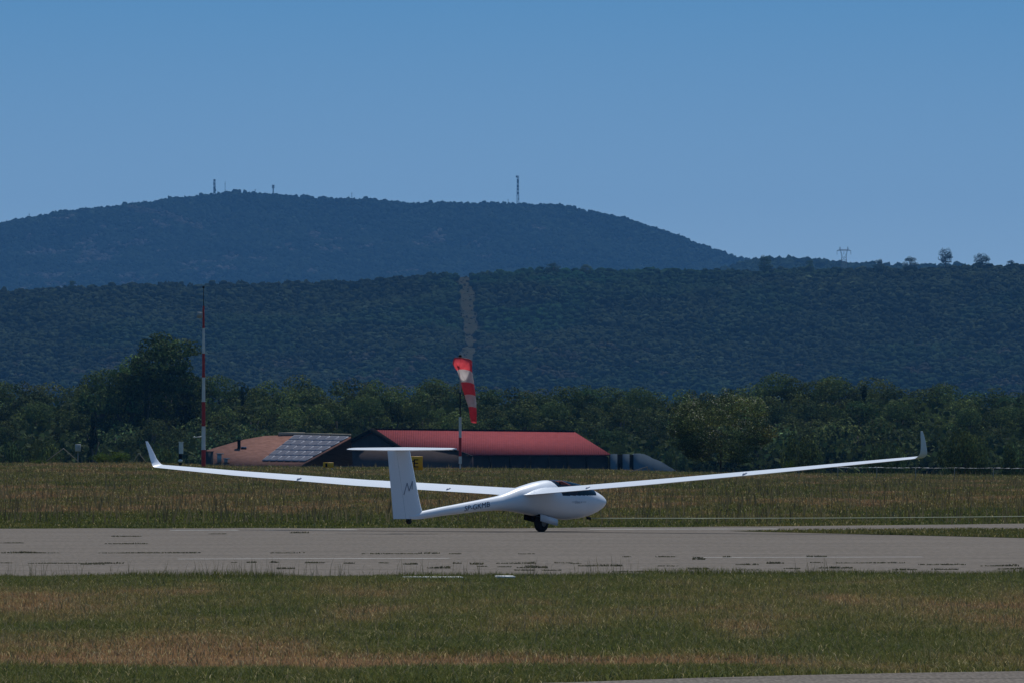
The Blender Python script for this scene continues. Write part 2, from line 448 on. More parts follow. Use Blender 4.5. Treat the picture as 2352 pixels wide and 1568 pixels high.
def blade_cols(d, n, var=0.22):
    dd = np.clip(d + rng.normal(0, 0.16, n), 0, 1)
    c = sward(dd) * np.exp(rng.normal(0, var, n))[:, None]
    straw = rng.random(n) < 0.035 + 0.05 * d
    c[straw] = np.array([0.27, 0.235, 0.15]) * rng.uniform(0.7, 1.15, straw.sum())[:, None]
    return c * 2.05 * np.array([1.09, 1.04, 0.84])
def field(n, y0, y1, slope, pad, hfun, wfun, dens, ok):
    u = rng.random(n * 2); y = y0 + (y1 - y0) * u
    if dens: y = y0 * (y1 / y0) ** u
    x = rng.uniform(-1, 1, n * 2) * (slope * y + pad)
    k = ok(x, y); x, y = x[k], y[k]
    return x, y
# near strip
def ok_near(x, y):
    edge = near_edge(x) + 0.25 * (vnoise(x * 1.3, x * 0 + 4, 8) - 0.5)
    front = np.interp(x, xe, ye)
    k = (y < edge) & (y > front + 0.05 * rng.random(len(x)))
    d = dryness(x, y)
    bare = sstep(0.72, 1.0, d) * 0.8
    return k & (rng.random(len(x)) > bare)
x, y = field(620000, 79.5, 143.5, 0.0495, 6.0, None, None, False, ok_near)
n = len(x); d = dryness(x, y)
hh = 0.8 * (0.04 + 0.06 * fbm(x * 1.2, y * 0.6, 41, 3) + 0.09 * (1 - d) * fbm(x * 0.5, y * 0.2, 42, 3)) * rng.uniform(0.6, 1.3, n)
p1 = blades(x, y, gz(x, y), hh, rng.uniform(0.006, 0.011, n), rng.uniform(0.3, 1.3, n), blade_cols(d, n))
# taller straw and tufts
x, y = field(13500, 80, 141, 0.0495, 6.0, None, None, False, ok_near); n = len(x); d = dryness(x, y)
c = np.where((rng.random(n) < 0.6)[:, None], np.array([[0.22, 0.19, 0.12]]), np.array([[0.09, 0.11, 0.05]])) * rng.uniform(0.6, 1.3, n)[:, None]
p2 = blades(x, y, gz(x, y), rng.uniform(0.08, 0.20, n), rng.uniform(0.005, 0.008, n), rng.uniform(0.2, 0.9, n), c)
# edge fringe along the runway, taller on the left
x = rng.uniform(-13, 13, 23000); y = near_edge(x) - np.abs(rng.normal(0, 0.9, len(x))) + 0.2 * (fbm(x * 1.1, x * 0, 51, 3) - 0.5); n = len(x)
tall = fbm(x * 0.8, x * 0 + 2, 52, 3)
p3 = blades(x, y, gz(x, y), (0.04 + 0.13 * tall) * rng.uniform(0.5, 1.3, n), rng.uniform(0.006, 0.010, n), rng.uniform(0.1, 0.7, n), np.array([1.1, 1.1, 0.8]) * sward(np.clip(rng.normal(0.22, 0.2, n), 0, 1)) * rng.uniform(1.1, 2.4, n)[:, None])
cx = np.array([-6.6, -6.3, -5.9, -4.0, -3.6, -3.4, -2.9, -2.4, -1.3, -0.6, 0.3, 1.1, 1.5, -5.2, -4.6, 4.1, -3.2, -3.8])
x = (cx[rng.integers(0, len(cx), 420)] + rng.normal(0, 0.16, 420)); y = near_edge(x) - np.abs(rng.normal(0, 0.3, 420)); n = 420
p4 = blades(x, y, gz(x, y), rng.uniform(0.12, 0.36, n), rng.uniform(0.004, 0.007, n), rng.uniform(0.05, 0.4, n), np.array([[0.16, 0.15, 0.09]]) * rng.uniform(0.5, 1.3, n)[:, None])
grass_obj("grass", [p1, p2, p3, p4], "short dry and green grass in front of the runway")
# far meadow
def ok_far(x, y):
    edge = far_edge(x) + 0.8 * (fbm(x * 0.5, x * 0 + 5, 22, 4) - 0.5) * 2
    return (y > edge)
x, y = field(420000, 203, 560, 0.05, 16, None, None, True, ok_far); n = len(x); d = dryness(x, y)
sc = np.clip((y - 190) / 300, 0.1, 1)
hh = (0.05 + 0.11 * sc * fbm(x * 0.5, y * 0.12, 61, 3) + 0.03 * sc) * rng.uniform(0.5, 1.4, n)
f1 = blades(x, y, gz(x, y), hh, 0.018 + 0.03 * sc, rng.uniform(0.3, 1.2, n), blade_cols(np.clip(d, 0, 1), n, 0.24) * 0.82)
x, y = field(9000, 215, 545, 0.05, 16, None, None, True, ok_far); n = len(x)
f2 = blades(x, y, gz(x, y), rng.uniform(0.18, 0.42, n), 0.02 + 0.015 * rng.random(n), rng.uniform(0.05, 0.4, n), np.array([[0.17, 0.145, 0.08]]) * rng.uniform(0.5, 1.3, n)[:, None])
grass_obj("tall_grass", [f1, f2], "long meadow grass between the runway and the buildings")
# wedge grass
x = rng.uniform(4.2, 20, 90000); y = rng.uniform(170, 216, 90000); k = in_island(x, y + 0.5 * rng.normal(0, 1, 90000) * 0.3); x, y = x[k], y[k]; n = len(x)
hgt = (0.02 + 0.06 * fbm(x * 0.9, y * 0.3, 71, 3)) * rng.uniform(0.5, 1.3, n) * sstep(4.0, 5.5, x)
i1 = blades(x, y, 0 * x + 0.01, hgt, rng.uniform(0.012, 0.02, n), rng.uniform(0.3, 1.1, n), blade_cols(np.clip(fbm(x * 0.4, y * 0.15, 72, 3) * 0.9 - 0.1, 0, 1), n) * 0.8)
grass_obj("verge_grass", [i1], "wedge of green grass splitting the runway from the far taxi lane")
# weeds in the joints of the runway: (x0, x1, measured row)
rows = [(0, 55, 1247), (0, 140, 1270), (225, 460, 1270), (620, 700, 1270), (255, 325, 1232), (240, 340, 1249), (0, 30, 1293), (65, 285, 1294), (185, 240, 1296),
        (480, 520, 1226), (665, 710, 1224), (830, 960, 1272), (960, 1010, 1271), (1030, 1060, 1272), (1190, 1230, 1272), (530, 545, 1292), (565, 590, 1292), (620, 640, 1292), (700, 745, 1293), (790, 815, 1294), (870, 895, 1293), (925, 960, 1296),
        (635, 680, 1306), (1040, 1060, 1294), (1095, 1120, 1301), (1080, 1110, 1296), (1140, 1175, 1302), (980, 1035, 1305), (1185, 1260, 1304), (1140, 1230, 1294), (1275, 1315, 1293), (1205, 1235, 1301), (1245, 1290, 1310), (1180, 1230, 1310), (1330, 1385, 1300), (1310, 1335, 1294), (1380, 1430, 1300), (1405, 1520, 1313), (1510, 1560, 1300), (1580, 1630, 1307), (1590, 1620, 1285),
        (1505, 1555, 1279), (1690, 1745, 1297), (1760, 1800, 1294), (1850, 1900, 1279), (1690, 1750, 1309), (1800, 1840, 1306), (1880, 1960, 1305), (1860, 1890, 1292), (1920, 2080, 1293), (2110, 2220, 1297), (2250, 2340, 1300), (2140, 2200, 1308), (2290, 2352, 1307), (2050, 2110, 1309), (1590, 1615, 1282), (1660, 1680, 1280), (1430, 1450, 1279)]
vx, vy = [], []
for a, b_, r_ in rows:
    D = 2 * F / (r_ - 980) - 0.2 * 0
    x0 = (a - 1176) / F * D; x1 = (b_ - 1176) / F * D; m = int((x1 - x0) * 300) + 20
    t = rng.random(m); xx = x0 + (x1 - x0) * t
    keep = rng.random(m) < 0.35 + 0.65 * (np.sin(np.pi * t) ** 0.5) * (0.4 + vnoise(xx * 3, xx * 0, 3))
    vx.append(xx[keep]); vy.append(np.full(keep.sum(), D) + 0.10 * rng.normal(0, 1, keep.sum()) + 0.1 * (xx[keep] - (x0 + x1) / 2) * 0.4)
x = np.concatenate(vx); y = np.concatenate(vy); n = len(x)
wv = blades(x, y, 0 * x + 0.006, (0.012 + 0.026 * vnoise(x * 2.2, y, 9) ** 2) * rng.uniform(0.5, 1.4, n), rng.uniform(0.01, 0.022, n), rng.uniform(0.3, 1.2, n), np.array([[0.080, 0.078, 0.045]]) * rng.uniform(0.5, 1.6, n)[:, None])
grass_obj("weeds", [wv], "low dark weeds growing in the runway joints")
# white board lying in the near grass
for a, b_, yy, lb in ((928, 1062, 1329.5, "long white slab lying flush in the grass at the runway edge"), (1140, 1180, 1327.5, "short white slab in the grass, right of the long one")):
    D = 2 * F / (yy - 980); x0 = (a - 1176) / F * D; x1 = (b_ - 1176) / F * D
    mb = MB(); mb.box((0, 0, 0.020), (x1 - x0, 0.75, 0.03)); o = mb.build("edge_slab", M_mwhite, loc=((x0 + x1) / 2, D, 0.0)); o.rotation_euler = (0, 0, 0.06)
    tag(o, lb, "slab", "white slabs in the grass")

# ------------------------------------------------------------------ glider
GX, GD = 0.56, 200.0
ch, sh = 0.592, 0.806
def pk(xf, yl=0.0): return F / (GD + sh * xf + ch * yl)
def xf_of(px, yl=0.0):
    xf = 0.0
    for _ in range(6):
        X = (px - 1176) / pk(xf, yl); xf = (X - GX + yl * sh) / ch
    return xf
def z_of(py, xf, yl=0.0): return CH - (py - 980) / pk(xf, yl)
g = empty("glider", (GX, GD, 0.004), math.atan2(sh, ch))
tag(g, "white glider with long upswept wings and T tail, standing on its wheel on the runway", "glider")
st = [(936, 1181, 1191.5), (953, 1177.5, 1192.5), (970, 1173, 1191.2), (1015, 1163.5, 1184), (1071, 1153, 1177.5), (1099, 1147.5, 1174), (1143, 1138.5, 1171.5), (1162, 1131, 1172.5), (1183, 1121, 1175.5),
      (1202, 1114.5, 1179.5), (1224, 1107.5, 1184), (1247, 1102.6, 1189), (1278, 1101.6, 1192.8), (1295, 1104, 1193.4), (1323, 1110.5, 1190.5), (1345, 1118.5, 1185), (1362, 1127.5, 1177.5), (1374, 1134.5, 1170), (1382, 1141, 1163)]
SX = np.array([xf_of(a) for a, b_, c in st] + [xf_of(1388.5)])
ZT = np.array([z_of(b_, xf_of(a)) for a, b_, c in st] + [z_of(1151.5, SX[-1])])
ZB = np.array([z_of(c, xf_of(a)) for a, b_, c in st] + [z_of(1151.5, SX[-1])])
XN = SX[-1]
WXk = np.array([-4.6, -3.9, -3, -2, -1.3, -0.95, -0.6, -0.2, 0.3, 0.9, 1.35, 1.65, 1.85, 1.98, XN]); WWk = np.array([.035, .07, .09, .112, .145, .19, .25, .295, .31, .305, .27, .215, .16, .105, 0.0])
def smooth_prof(xk, vk, tip):
    s = lambda x: -np.sqrt(np.maximum(tip - x, 0))
    xd = np.linspace(s(xk[0]), 0, 400); vd = np.interp(xd, s(xk), vk)
    k = np.exp(-np.linspace(-2, 2, 13) ** 2); k /= k.sum()
    pad = np.concatenate([2 * vd[0] - vd[6:0:-1], vd, 2 * vd[-1] - vd[-2:-8:-1]])
    vs = np.convolve(pad, k, 'valid'); vs[-1] = vk[-1]
    return lambda x: np.interp(s(np.asarray(x, float)), xd, vs)
fT = smooth_prof(SX, ZT, XN); fB = smooth_prof(SX, ZB, XN); fW = smooth_prof(WXk, WWk, XN)
NS, NA = 520, 200
ss = np.linspace(-math.sqrt(XN - SX[0]), 0, NS); fx = XN - ss ** 2
an = np.linspace(0, 2 * np.pi, NA, endpoint=False)
def surf_y(x, z):
    zt, zb, wv_ = float(fT(x)), float(fB(x)), float(fW(x)); zc = (zt + zb) / 2; h = max((zt - zb) / 2, 1e-3)
    q = min(1, abs((z - zc) / h)); return wv_ * (1 - q ** 2.1) ** (1 / 2.1)
zt, zb, wv_ = fT(fx), fB(fx), fW(fx)
e = 2 / 2.1
cy = np.sign(np.cos(an)) * np.abs(np.cos(an)) ** e; sz = np.sign(np.sin(an)) * np.abs(np.sin(an)) ** e
Y = wv_[:, None] * cy[None]; Z = ((zt + zb) / 2)[:, None] + ((zt - zb) / 2)[:, None] * sz[None]; X = np.repeat(fx[:, None], NA, 1)
V = np.stack([X, Y, Z], -1)
idx = np.arange(NS * NA).reshape(NS, NA)
Q = np.stack([idx[:-1], np.roll(idx, -1, 1)[:-1], np.roll(idx, -1, 1)[1:], idx[1:]], -1).reshape(-1, 4)
fc = V.reshape(-1, 3)[Q].mean(1)
ztf = fT(fc[:, 0]); sill = 0.685 + 0.10 * sstep(1.45, 1.95, fc[:, 0]) * 1.0 - 0.0 * fc[:, 0]
aft = 0.16 + 0.42 * (ztf - fc[:, 2])
fore = 1.50 + 0.9 * (fc[:, 2] - 0.685)
can = (fc[:, 2] > sill) & (fc[:, 0] > aft) & (fc[:, 0] < np.maximum(fore, 1.5) + 0.0)
Vf = V.reshape(-1, 3)
def sub(sel, off=0.0):
    q = Q[sel]; u, inv = np.unique(q, return_inverse=True); return Vf[u], inv.reshape(-1, 4)
v, q = sub(~can)
cap0 = [list(range(NA))]
fus_me = raw_mesh("fuselage", v, [q, np.array([np.where(np.isin(np.unique(Q[~can]), idx[0]))[0]])], M_white, smooth=True)
fus = obj("fuselage", fus_me, g)
mg, t_, b_ = nodes_mat("canopy_glass")
tr = t_.nodes.new("ShaderNodeBsdfTransparent"); tr.inputs[0].default_value = (0.60, 0.63, 0.68, 1)
gl = t_.nodes.new("ShaderNodeBsdfGlossy"); gl.inputs['Roughness'].default_value = 0.06; gl.inputs[0].default_value = (0.7, 0.74, 0.8, 1)
fr = t_.nodes.new("ShaderNodeFresnel"); fr.inputs[0].default_value = 1.5
ms = t_.nodes.new("ShaderNodeMixShader")
t_.links.new(fr.outputs[0], ms.inputs[0]); t_.links.new(tr.outputs[0], ms.inputs[1]); t_.links.new(gl.outputs[0], ms.inputs[2]); t_.links.new(ms.outputs[0], t_.nodes['Material Output'].inputs[0])
v, q = sub(can)
cano = obj("canopy", raw_mesh("canopy", v, q, mg, smooth=True), g); cano['label'] = "dark tinted canopy over a red seat"
# cockpit interior: dark tub filling below the sill
mb = MB()
xsn = np.linspace(0.22, 1.62, 15)
Vt = []
for xx in xsn:
    wq = surf_y(xx, 0.66) * 0.93
    Vt += [(xx, -wq, 0.672), (xx, wq, 0.672), (xx, wq * 0.8, 0.45), (xx, -wq * 0.8, 0.45)]
Fc = []
for i in range(14):
    for k in range(4): Fc.append((i * 4 + k, i * 4 + (k + 1) % 4, i * 4 + 4 + (k + 1) % 4, i * 4 + 4 + k))
Fc += [(0, 1, 2, 3), (59, 58, 57, 56)]
mb.add(Vt, Fc); mb.build("cockpit_interior", M_dark, g)
mb = MB()
mb.box((0.36, 0, 0.90), (0.14, 0.30, 0.12), ry=0.3); mb.box((0.58, 0, 0.84), (0.44, 0.42, 0.16), ry=0.28); mb.box((0.80, 0, 0.74), (0.30, 0.38, 0.14), ry=0.15)
sm = mb.build("seat", M_redseat, g); bv = sm.modifiers.new("round", 'BEVEL'); bv.width = 0.03; bv.segments = 3; bv.limit_method = 'ANGLE'
mb = MB(); mb.box((1.30, 0, 0.71), (0.10, 0.30, 0.13), ry=-0.3); mb.build("instrument_panel", M_black, g)
# fin and rudder
def foil(tc, n=14):
    """closed outline from trailing edge (1) over the top to the nose (0) and back; x 0 = leading edge"""
    b = np.linspace(0, np.pi, n); x = 0.5 * (1 + np.cos(b))
    y = 5 * tc * (0.2969 * np.sqrt(x) - 0.1260 * x - 0.3516 * x ** 2 + 0.2843 * x ** 3 - 0.1036 * x ** 4)
    return np.concatenate([np.stack([x, y], 1), np.stack([x[::-1][1:-1], -y[::-1][1:-1]], 1)])
def loft(secs, name, mat, parent, closed=True, sharp=R(50)):
    n = len(secs[0]); V = np.concatenate(secs); F4 = []
    for i in range(len(secs) - 1):
        for k in range(n if closed else n - 1):
            F4.append((i * n + k, i * n + (k + 1) % n, (i + 1) * n + (k + 1) % n, (i + 1) * n + k))
    me = raw_mesh(name, V, [np.array(F4), np.array([list(range(n))[::-1], [(len(secs) - 1) * n + k for k in range(n)]])], mat, smooth=True, sharp=sharp)
    bm = bmesh.new(); bm.from_mesh(me); bmesh.ops.recalc_face_normals(bm, faces=bm.faces); bm.to_mesh(me); bm.free()
    return obj(name, me, parent)
LT, LB = (xf_of(941), z_of(1036, xf_of(941))), (xf_of(968), z_of(1176, xf_of(968)))
HT, HB = xf_of(908), xf_of(929)
TT, TB = xf_of(890), xf_of(903.5)
zt_, zb_ = z_of(1035, HT), z_of(1191, HB)
def fin_sec(t):       # t 0 bottom .. 1 top : leading edge, hinge, trailing edge, height
    z = zb_ + (zt_ - zb_) * t
    le = LB[0] + (LT[0] - LB[0]) * ((z - LB[1]) / (LT[1] - LB[1])) + 0.10 * max(0, 0.22 - t) ** 1.0 * 2
    return le, HB + (HT - HB) * t, TB + (TT - TB) * t, z
fo = foil(0.115, 16)
def fin_part(kind):
    secs = []
    for t in np.linspace(0, 1, 12):
        le, hg, te, z = fin_sec(t); c = le - te
        o = []
        for x, y in fo:
            X_ = le - x * c
            if kind == 'fin' and X_ < hg: y0 = np.interp((le - hg) / c, fo[:16, 0][::-1], fo[:16, 1][::-1]) * np.sign(y) if y != 0 else 0; X_, y = hg, y0
            if kind == 'rudder' and X_ > hg - 0.006: y0 = np.interp((le - hg) / c, fo[:16, 0][::-1], fo[:16, 1][::-1]) * (np.sign(y)) * 0.96; X_, y = hg - 0.006, y0
            o.append((X_, y * c, z))
        secs.append(np.array(o))
    return secs
fin = loft(fin_part('fin'), "fin", M_fin, g); rud = loft(fin_part('rudder'), "rudder", M_fin, g)
# tailplane + elevator as one slim surface each
zc_t = z_of(1031.5, -4.49)
def tail_part(name, x_le_root, chord_root, frac0, frac1, th):
    secs = []
    for y in np.linspace(-1.235, 1.235, 21):
        a = abs(y) / 1.235; c = 0.44 * (1 - 0.42 * a ** 1.2) * (1 - max(0, a - 0.93) * 5)
        le = -4.27 - 0.10 * a; o = []
        for x, yy in foil(0.115, 12):
            xx = frac0 + (frac1 - frac0) * x
            yb_ = np.interp(xx, foil(0.115, 12)[:12, 0][::-1], foil(0.115, 12)[:12, 1][::-1]) * (1 if yy >= 0 else -1)
            if (name == 'tailplane' and x > 0.999): yb_ = 0.0
            o.append((le - xx * c, y, zc_t + 0.012 + yb_ * c * th - 0.060 * (xx * c)))
        secs.append(np.array(o))
    return loft(secs, name, M_white, g)
tail_part("tailplane", 0, 0, 0.0, 0.72, 1.35)
tail_part("elevator", 0, 0, 0.725, 1.0, 1.15)
# wings
ZN_Y = [0.15, 0.35, 2.92, 5.8, 9.0]; ZN = [0.745, 0.755, 0.935, 1.16, 1.425]
ZF_Y = [0.15, 0.35, 3.89, 6.93, 9.0]; ZFv = [0.735, 0.74, 0.90, 1.08, 1.225]
af = foil(0.135, 22)
af[:, 1] += 0.022 * np.sin(np.pi * np.clip(af[:, 0], 0, 1))     # camber
def wing_geo(side, y):    # side -1 right (near), +1 left (far)
    zz = np.interp(y, ZN_Y, ZN) if side < 0 else np.interp(y, ZF_Y, ZFv)
    c = np.interp(y, [0.0, 0.35, 0.6, 3.0, 6.0, 8.2, 9.0], [0.95, 0.84, 0.78, 0.73, 0.58, 0.42, 0.33])
    le = 0.06 - np.interp(y, [0, 9], [0, 0.29])
    al = R(5.2) if side > 0 else R(5.6)
    return le, c, zz, al
for side in (-1, 1):
    secs = []
    for y in [0.12, 0.25, 0.35, 0.5, 0.8, 1.5, 2.2, 3, 4, 5, 6, 7, 8, 8.6, 8.95]:
        le, c, zz, al = wing_geo(side, y); o = []
        for x, t in af:
            dx = (x - 0.5) * c; dz = t * c
            o.append((le - 0.5 * c - dx * math.cos(al) + dz * math.sin(al), side * y, zz - dx * math.sin(al) + dz * math.cos(al)))
        secs.append(np.array(o))
    wg = loft(secs, "wing", M_white, g)
    wg['label'] = "near right wing reaching to the right of the picture" if side < 0 else "far left wing reaching to the left of the picture"
    # winglet
    le, c, zz, al = wing_geo(side, 8.953); secs = []
    for dy, dz_, c2, back in [(0, 0, c, 0), (0.05, 0.008, .32, -.0), (0.10, .035, .29, .02), (0.14, 0.09, .24, .05), (0.165, .17, .20, .10), (0.185, .30, .16, .17), (0.205, .42, .115, .25), (0.215, .50, .07, .31)]:
        tilt = min(1.0, dz_ / 0.15) * 1.35; o = []
        for x, t in foil(0.11, 14):
            dx = x * c2; tt = t * c2
            o.append((le - back - dx, side * (8.953 + dy - tt * math.sin(tilt)), zz + dz_ + tt * math.cos(tilt) - (x - 0.5) * c2 * math.sin(al) * (1 - tilt / 1.4)))
        secs.append(np.array(o))
    loft(secs, "winglet", M_white, wg)
    # linkage fairings
    for y in ((1.55, 5.2) if side < 0 else (1.75, 5.35)):
        le, c, zz, al = wing_geo(side, y); o = []; secs = []
        for u in np.linspace(0, 1, 9):
            r_ = math.sin(math.pi * min(1, u * 0.98 + 0.01)) ** 0.7
            xx = le - c * 0.70 - 0.17 * u; zb2 = zz - (0.70 * c + 0.17 * u - 0.5 * c) * math.sin(al) + 0.022
            secs.append(np.array([(xx, side * y + 0.032 * r_ * math.cos(a), zb2 + 0.034 * r_ * math.sin(a)) for a in np.linspace(0, 2 * math.pi, 10, endpoint=False)]))
        loft(secs, "linkage_fairing", M_fair, wg)
# gear
mb = MB(); mb.tube([(0, -0.065, 0.17), (0, -0.05, 0.17), (0, 0.05, 0.17), (0, 0.065, 0.17)], [0.13, 0.17, 0.17, 0.13], 28); whl = mb.build("wheel", M_rubber, g, smooth=True)
mb = MB(); mb.tube([(0, -0.07, 0.17), (0, 0.07, 0.17)], 0.075, 18); mb.build("rim", M_grey, whl)
mb = MB(); mb.tube([(0.02, -0.09, 0.17), (-0.10, -0.09, 0.36)], 0.018, 8); mb.tube([(0.02, 0.09, 0.17), (-0.10, 0.09, 0.36)], 0.018, 8); mb.build("gear_leg", M_dark, g)
for s_, lb in ((-1, "near gear door hanging pale grey in the light"), (1, "far gear door showing its black inside")):
    yy0 = s_ * 0.19
    cs_ = ((1241, 1180), (1278, 1191), (1281, 1195), (1279, 1207), (1274, 1206), (1241, 1196)) if s_ < 0 else ((1204.5, 1180), (1241, 1184), (1241, 1202), (1203.5, 1193))
    mb = MB(); A = [(xf_of(a, yy0), yy0, z_of(b_, xf_of(a, yy0), yy0)) for a, b_ in cs_]
    mb.prism(A, (0, s_ * 0.012, 0)); dr = mb.build("gear_door", M_white if s_ < 0 else M_black, g); dr['label'] = lb
mb = MB(); mb.box((-0.02, 0, 0.34), (0.5, 0.28, 0.10)); mb.build("wheel_bay", M_black, g)
xt = xf_of(939)
mb = MB(); mb.tube([(xt, -0.025, 0.235), (xt, 0.025, 0.235)], 0.062, 24); mb.build("tail_wheel", M_rubber, g)
xh = xf_of(1352); mb = MB(); mb.box((xh, 0, 0.245), (0.12, 0.03, 0.05), ry=0.15); mb.build("tow_hook", M_dark, g)
# writing on the airframe
def text_mesh(txt, size, sx=1.0, shear=0.0, cuts=3):
    cu = bpy.data.curves.new("txt", 'FONT'); cu.body = txt; cu.size = size; cu.align_x = 'CENTER'; cu.align_y = 'CENTER'; cu.shear = shear; cu.resolution_u = 3
    ob = bpy.data.objects.new("txt", cu); C.objects.link(ob); bpy.context.view_layer.update()
    me = bpy.data.meshes.new_from_object(ob.evaluated_get(bpy.context.evaluated_depsgraph_get()))
    bpy.data.objects.remove(ob); bpy.data.curves.remove(cu)
    bm = bmesh.new(); bm.from_mesh(me); bmesh.ops.triangulate(bm, faces=bm.faces)
    bmesh.ops.subdivide_edges(bm, edges=bm.edges, cuts=cuts)
    for v in bm.verts: v.co.x *= sx
    bm.to_mesh(me); bm.free(); return me
def on_fuselage(txt, size, xc, zc, slope, sx, shear, name, mat, bold=0.0):
    me = text_mesh(txt, size, sx, shear)
    for v in me.vertices:
        x = xc + v.co.x; z = zc + v.co.y + slope * v.co.x
        v.co = (x, -(surf_y(x, z) + 0.004), z)
    me.materials.append(mat); return obj(name, me, fus)
on_fuselage("SP-GKMB", 0.145, xf_of(1097, -0.12), z_of(1163, xf_of(1097, -0.12), -0.12), 0.11, 1.35, 0.1, "registration_lettering", M_letter)
on_fuselage("Diana 4", 0.075, xf_of(1323, -0.25), z_of(1152.5, xf_of(1323, -0.25), -0.25), 0.0, 1.0, 0.25, "nose_lettering", M_letter_grey)
for a, b_ in ((1308, 1316), (1333, 1342)):
    mb = MB(); zz = z_of(1152, xf_of(a, -0.25), -0.25); xa, xb = xf_of(a, -.25), xf_of(b_, -.25)
    pts = [(x, -(surf_y(x, zz) + 0.003), zz) for x in np.linspace(xa, xb, 5)]
    mb.add([(p[0], p[1], p[2] + s_ * 0.004) for p in pts for s_ in (-1, 1)], [(2 * i, 2 * i + 2, 2 * i + 3, 2 * i + 1) for i in range(4)])
    mb.build("nose_stripe", M_letter_grey, fus)
mb = MB()
Mp = [(350, 950), (405, 735), (440, 880), (503, 700), (493, 850)]
pts = []
for u_, v_ in Mp:
    px, py = 884.4 + .126 * u_, 1016 + .126 * v_; xf = xf_of(px, -0.05); pts.append((xf, z_of(py, xf, -0.05)))
def fin_y(x, z):
    t = (z - zb_) / (zt_ - zb_); le, hg, te, _ = fin_sec(t); c = le - te; q_ = np.clip((le - x) / c, 0, 1)
    return np.interp(q_, fo[:16, 0][::-1], fo[:16, 1][::-1]) * c
for i in range(4):
    (x0, z0), (x1, z1) = pts[i], pts[i + 1]; L = math.hypot(x1 - x0, z1 - z0); nx, nz = -(z1 - z0) / L * 0.011, (x1 - x0) / L * 0.011
    q_ = []
    for t in np.linspace(0, 1, 6):
        x, z = x0 + (x1 - x0) * t, z0 + (z1 - z0) * t
        for s_ in (-1, 1): q_.append((x + nx * s_, -(fin_y(x + nx * s_, z) + 0.004 + 0.0006 * i), z + nz * s_))
    mb.add(q_, [(2 * k, 2 * k + 2, 2 * k + 3, 2 * k + 1) for k in range(5)])
mb.build("tail_letter", M_letter_grey, fin)
# tow rope
hk = Vector((GX + ch * (xh + 0.06), GD + sh * (xh + 0.06), 0.245))
pr = [hk + Vector((ch, sh, 0)) * t + Vector((0, 0, -0.075 * math.sin(min(1, t / 30) * math.pi) + 0.0006 * t)) for t in np.linspace(0, 42, 60)]
mb = MB(); mb.tube(pr, 0.0085, 6); tag(mb.build("tow_rope", M_rope), "thin pale tow rope stretched from the glider's nose to the right", "rope")

# ------------------------------------------------------------------ mast, windsock, signs
def zg(x, y): return float(gz(np.array([x]), np.array([y]))[0])
D = 520.0; X0 = (467.5 - 1176) / F * D; k = F / D
ms_ = empty("radio_mast", (X0, D, zg(X0, D))); zb0 = zg(X0, D)
tag(ms_, "tall red and white banded mast standing left of the brown tiled roof", "mast")
lv = [1085, 1032, 978, 922, 866, 811, 754, 703]; rd = [0.105, 0.100, 0.093, 0.086, 0.076, 0.066, 0.055, 0.045]
for i in range(7):
    z0 = CH + (980 - lv[i]) / k - zb0; z1 = CH + (980 - lv[i + 1]) / k - zb0
    mb = MB(); mb.tube([(0, 0, z0), (0, 0, z0 + 0.03), (0, 0, z0 + 0.031), (0, 0, z1)], [rd[i] * 1.15, rd[i] * 1.15, rd[i], rd[i + 1] * 1.02], 12)
    sg = mb.build("pole_section", M_red if i % 2 == 0 else M_mwhite, ms_, smooth=True); sg['label'] = "red painted section" if i % 2 == 0 else "white painted section"
z0 = CH + (980 - 703) / k - zb0; z1 = CH + (980 - 660) / k - zb0
mb = MB(); mb.tube([(0, 0, z0), (0, 0, z1)], 0.018, 8); rodo = mb.build("top_rod", M_dark, ms_)
mb = MB(); mb.ball((0, 0, z1), 0.06); mb.build("ball", M_black, rodo)
zb1 = CH + (980 - 724) / k - zb0
mb = MB(); mb.box((-0.20, 0, zb1), (0.24, 0.18, 0.30), ry=0.1); mb.tube([(-0.1, 0, zb1 + .1), (0, 0, zb1 + .14)], 0.015); mb.tube([(-0.1, 0, zb1 - .1), (0, 0, zb1 - .1)], 0.015); mb.build("antenna_box", M_grey, ms_)  # box antenna on two short brackets, not a light source
zb1 = CH + (980 - 1003) / k - zb0
mb = MB(); mb.tube([(-0.48, 0, zb1 - 0.02), (0, 0, zb1 + 0.04)], 0.02, 8); mb.ball((-0.46, 0, zb1), 0.045); mb.build("side_arm", M_mwhite, ms_)

D = 530.0; k = F / D; X0 = (1057 - 1176) / k; zb0 = zg(X0, D)
wsk = empty("windsock", (X0, D, zb0)); tag(wsk, "limp red and white windsock hanging from its banded pole before the red roof", "windsock")
def zz_(py): return CH + (980 - py) / k - zb0
for a, b_, r_, m_, l_ in ((1090, 1064, .03, M_mwhite, "thin white foot"), (1064, 1047, .075, M_mwhite, "white band"), (1047, 1004, .07, M_red, "red band"), (1004, 957, .07, M_mwhite, "white band"), (957, 900, .038, M_dark, "thin dark upper pole"), (900, 822, .032, M_grey, "thin grey upper pole")):
    mb = MB(); mb.tube([(0, 0, zz_(a)), (0, 0, zz_(b_))], r_, 12); pp = mb.build("pole_section", m_, wsk, smooth=True); pp['label'] = l_
mb = MB(); mb.ball((0, 0, zz_(817.5)), 0.075); mb.build("obstruction_lamp", M_black, wsk)
ax = [(404, 160, 113, 40), (402, 200, 117, 38), (415, 250, 105, 36), (428, 285, 92, 34), (446, 360, 85, 32), (462, 432, 79, 32), (478, 510, 76, 30), (496, 582, 68, 28), (508, 650, 60, 25), (524, 732, 49, 22), (533, 820, 43, 18), (540, 908, 36, 14)]
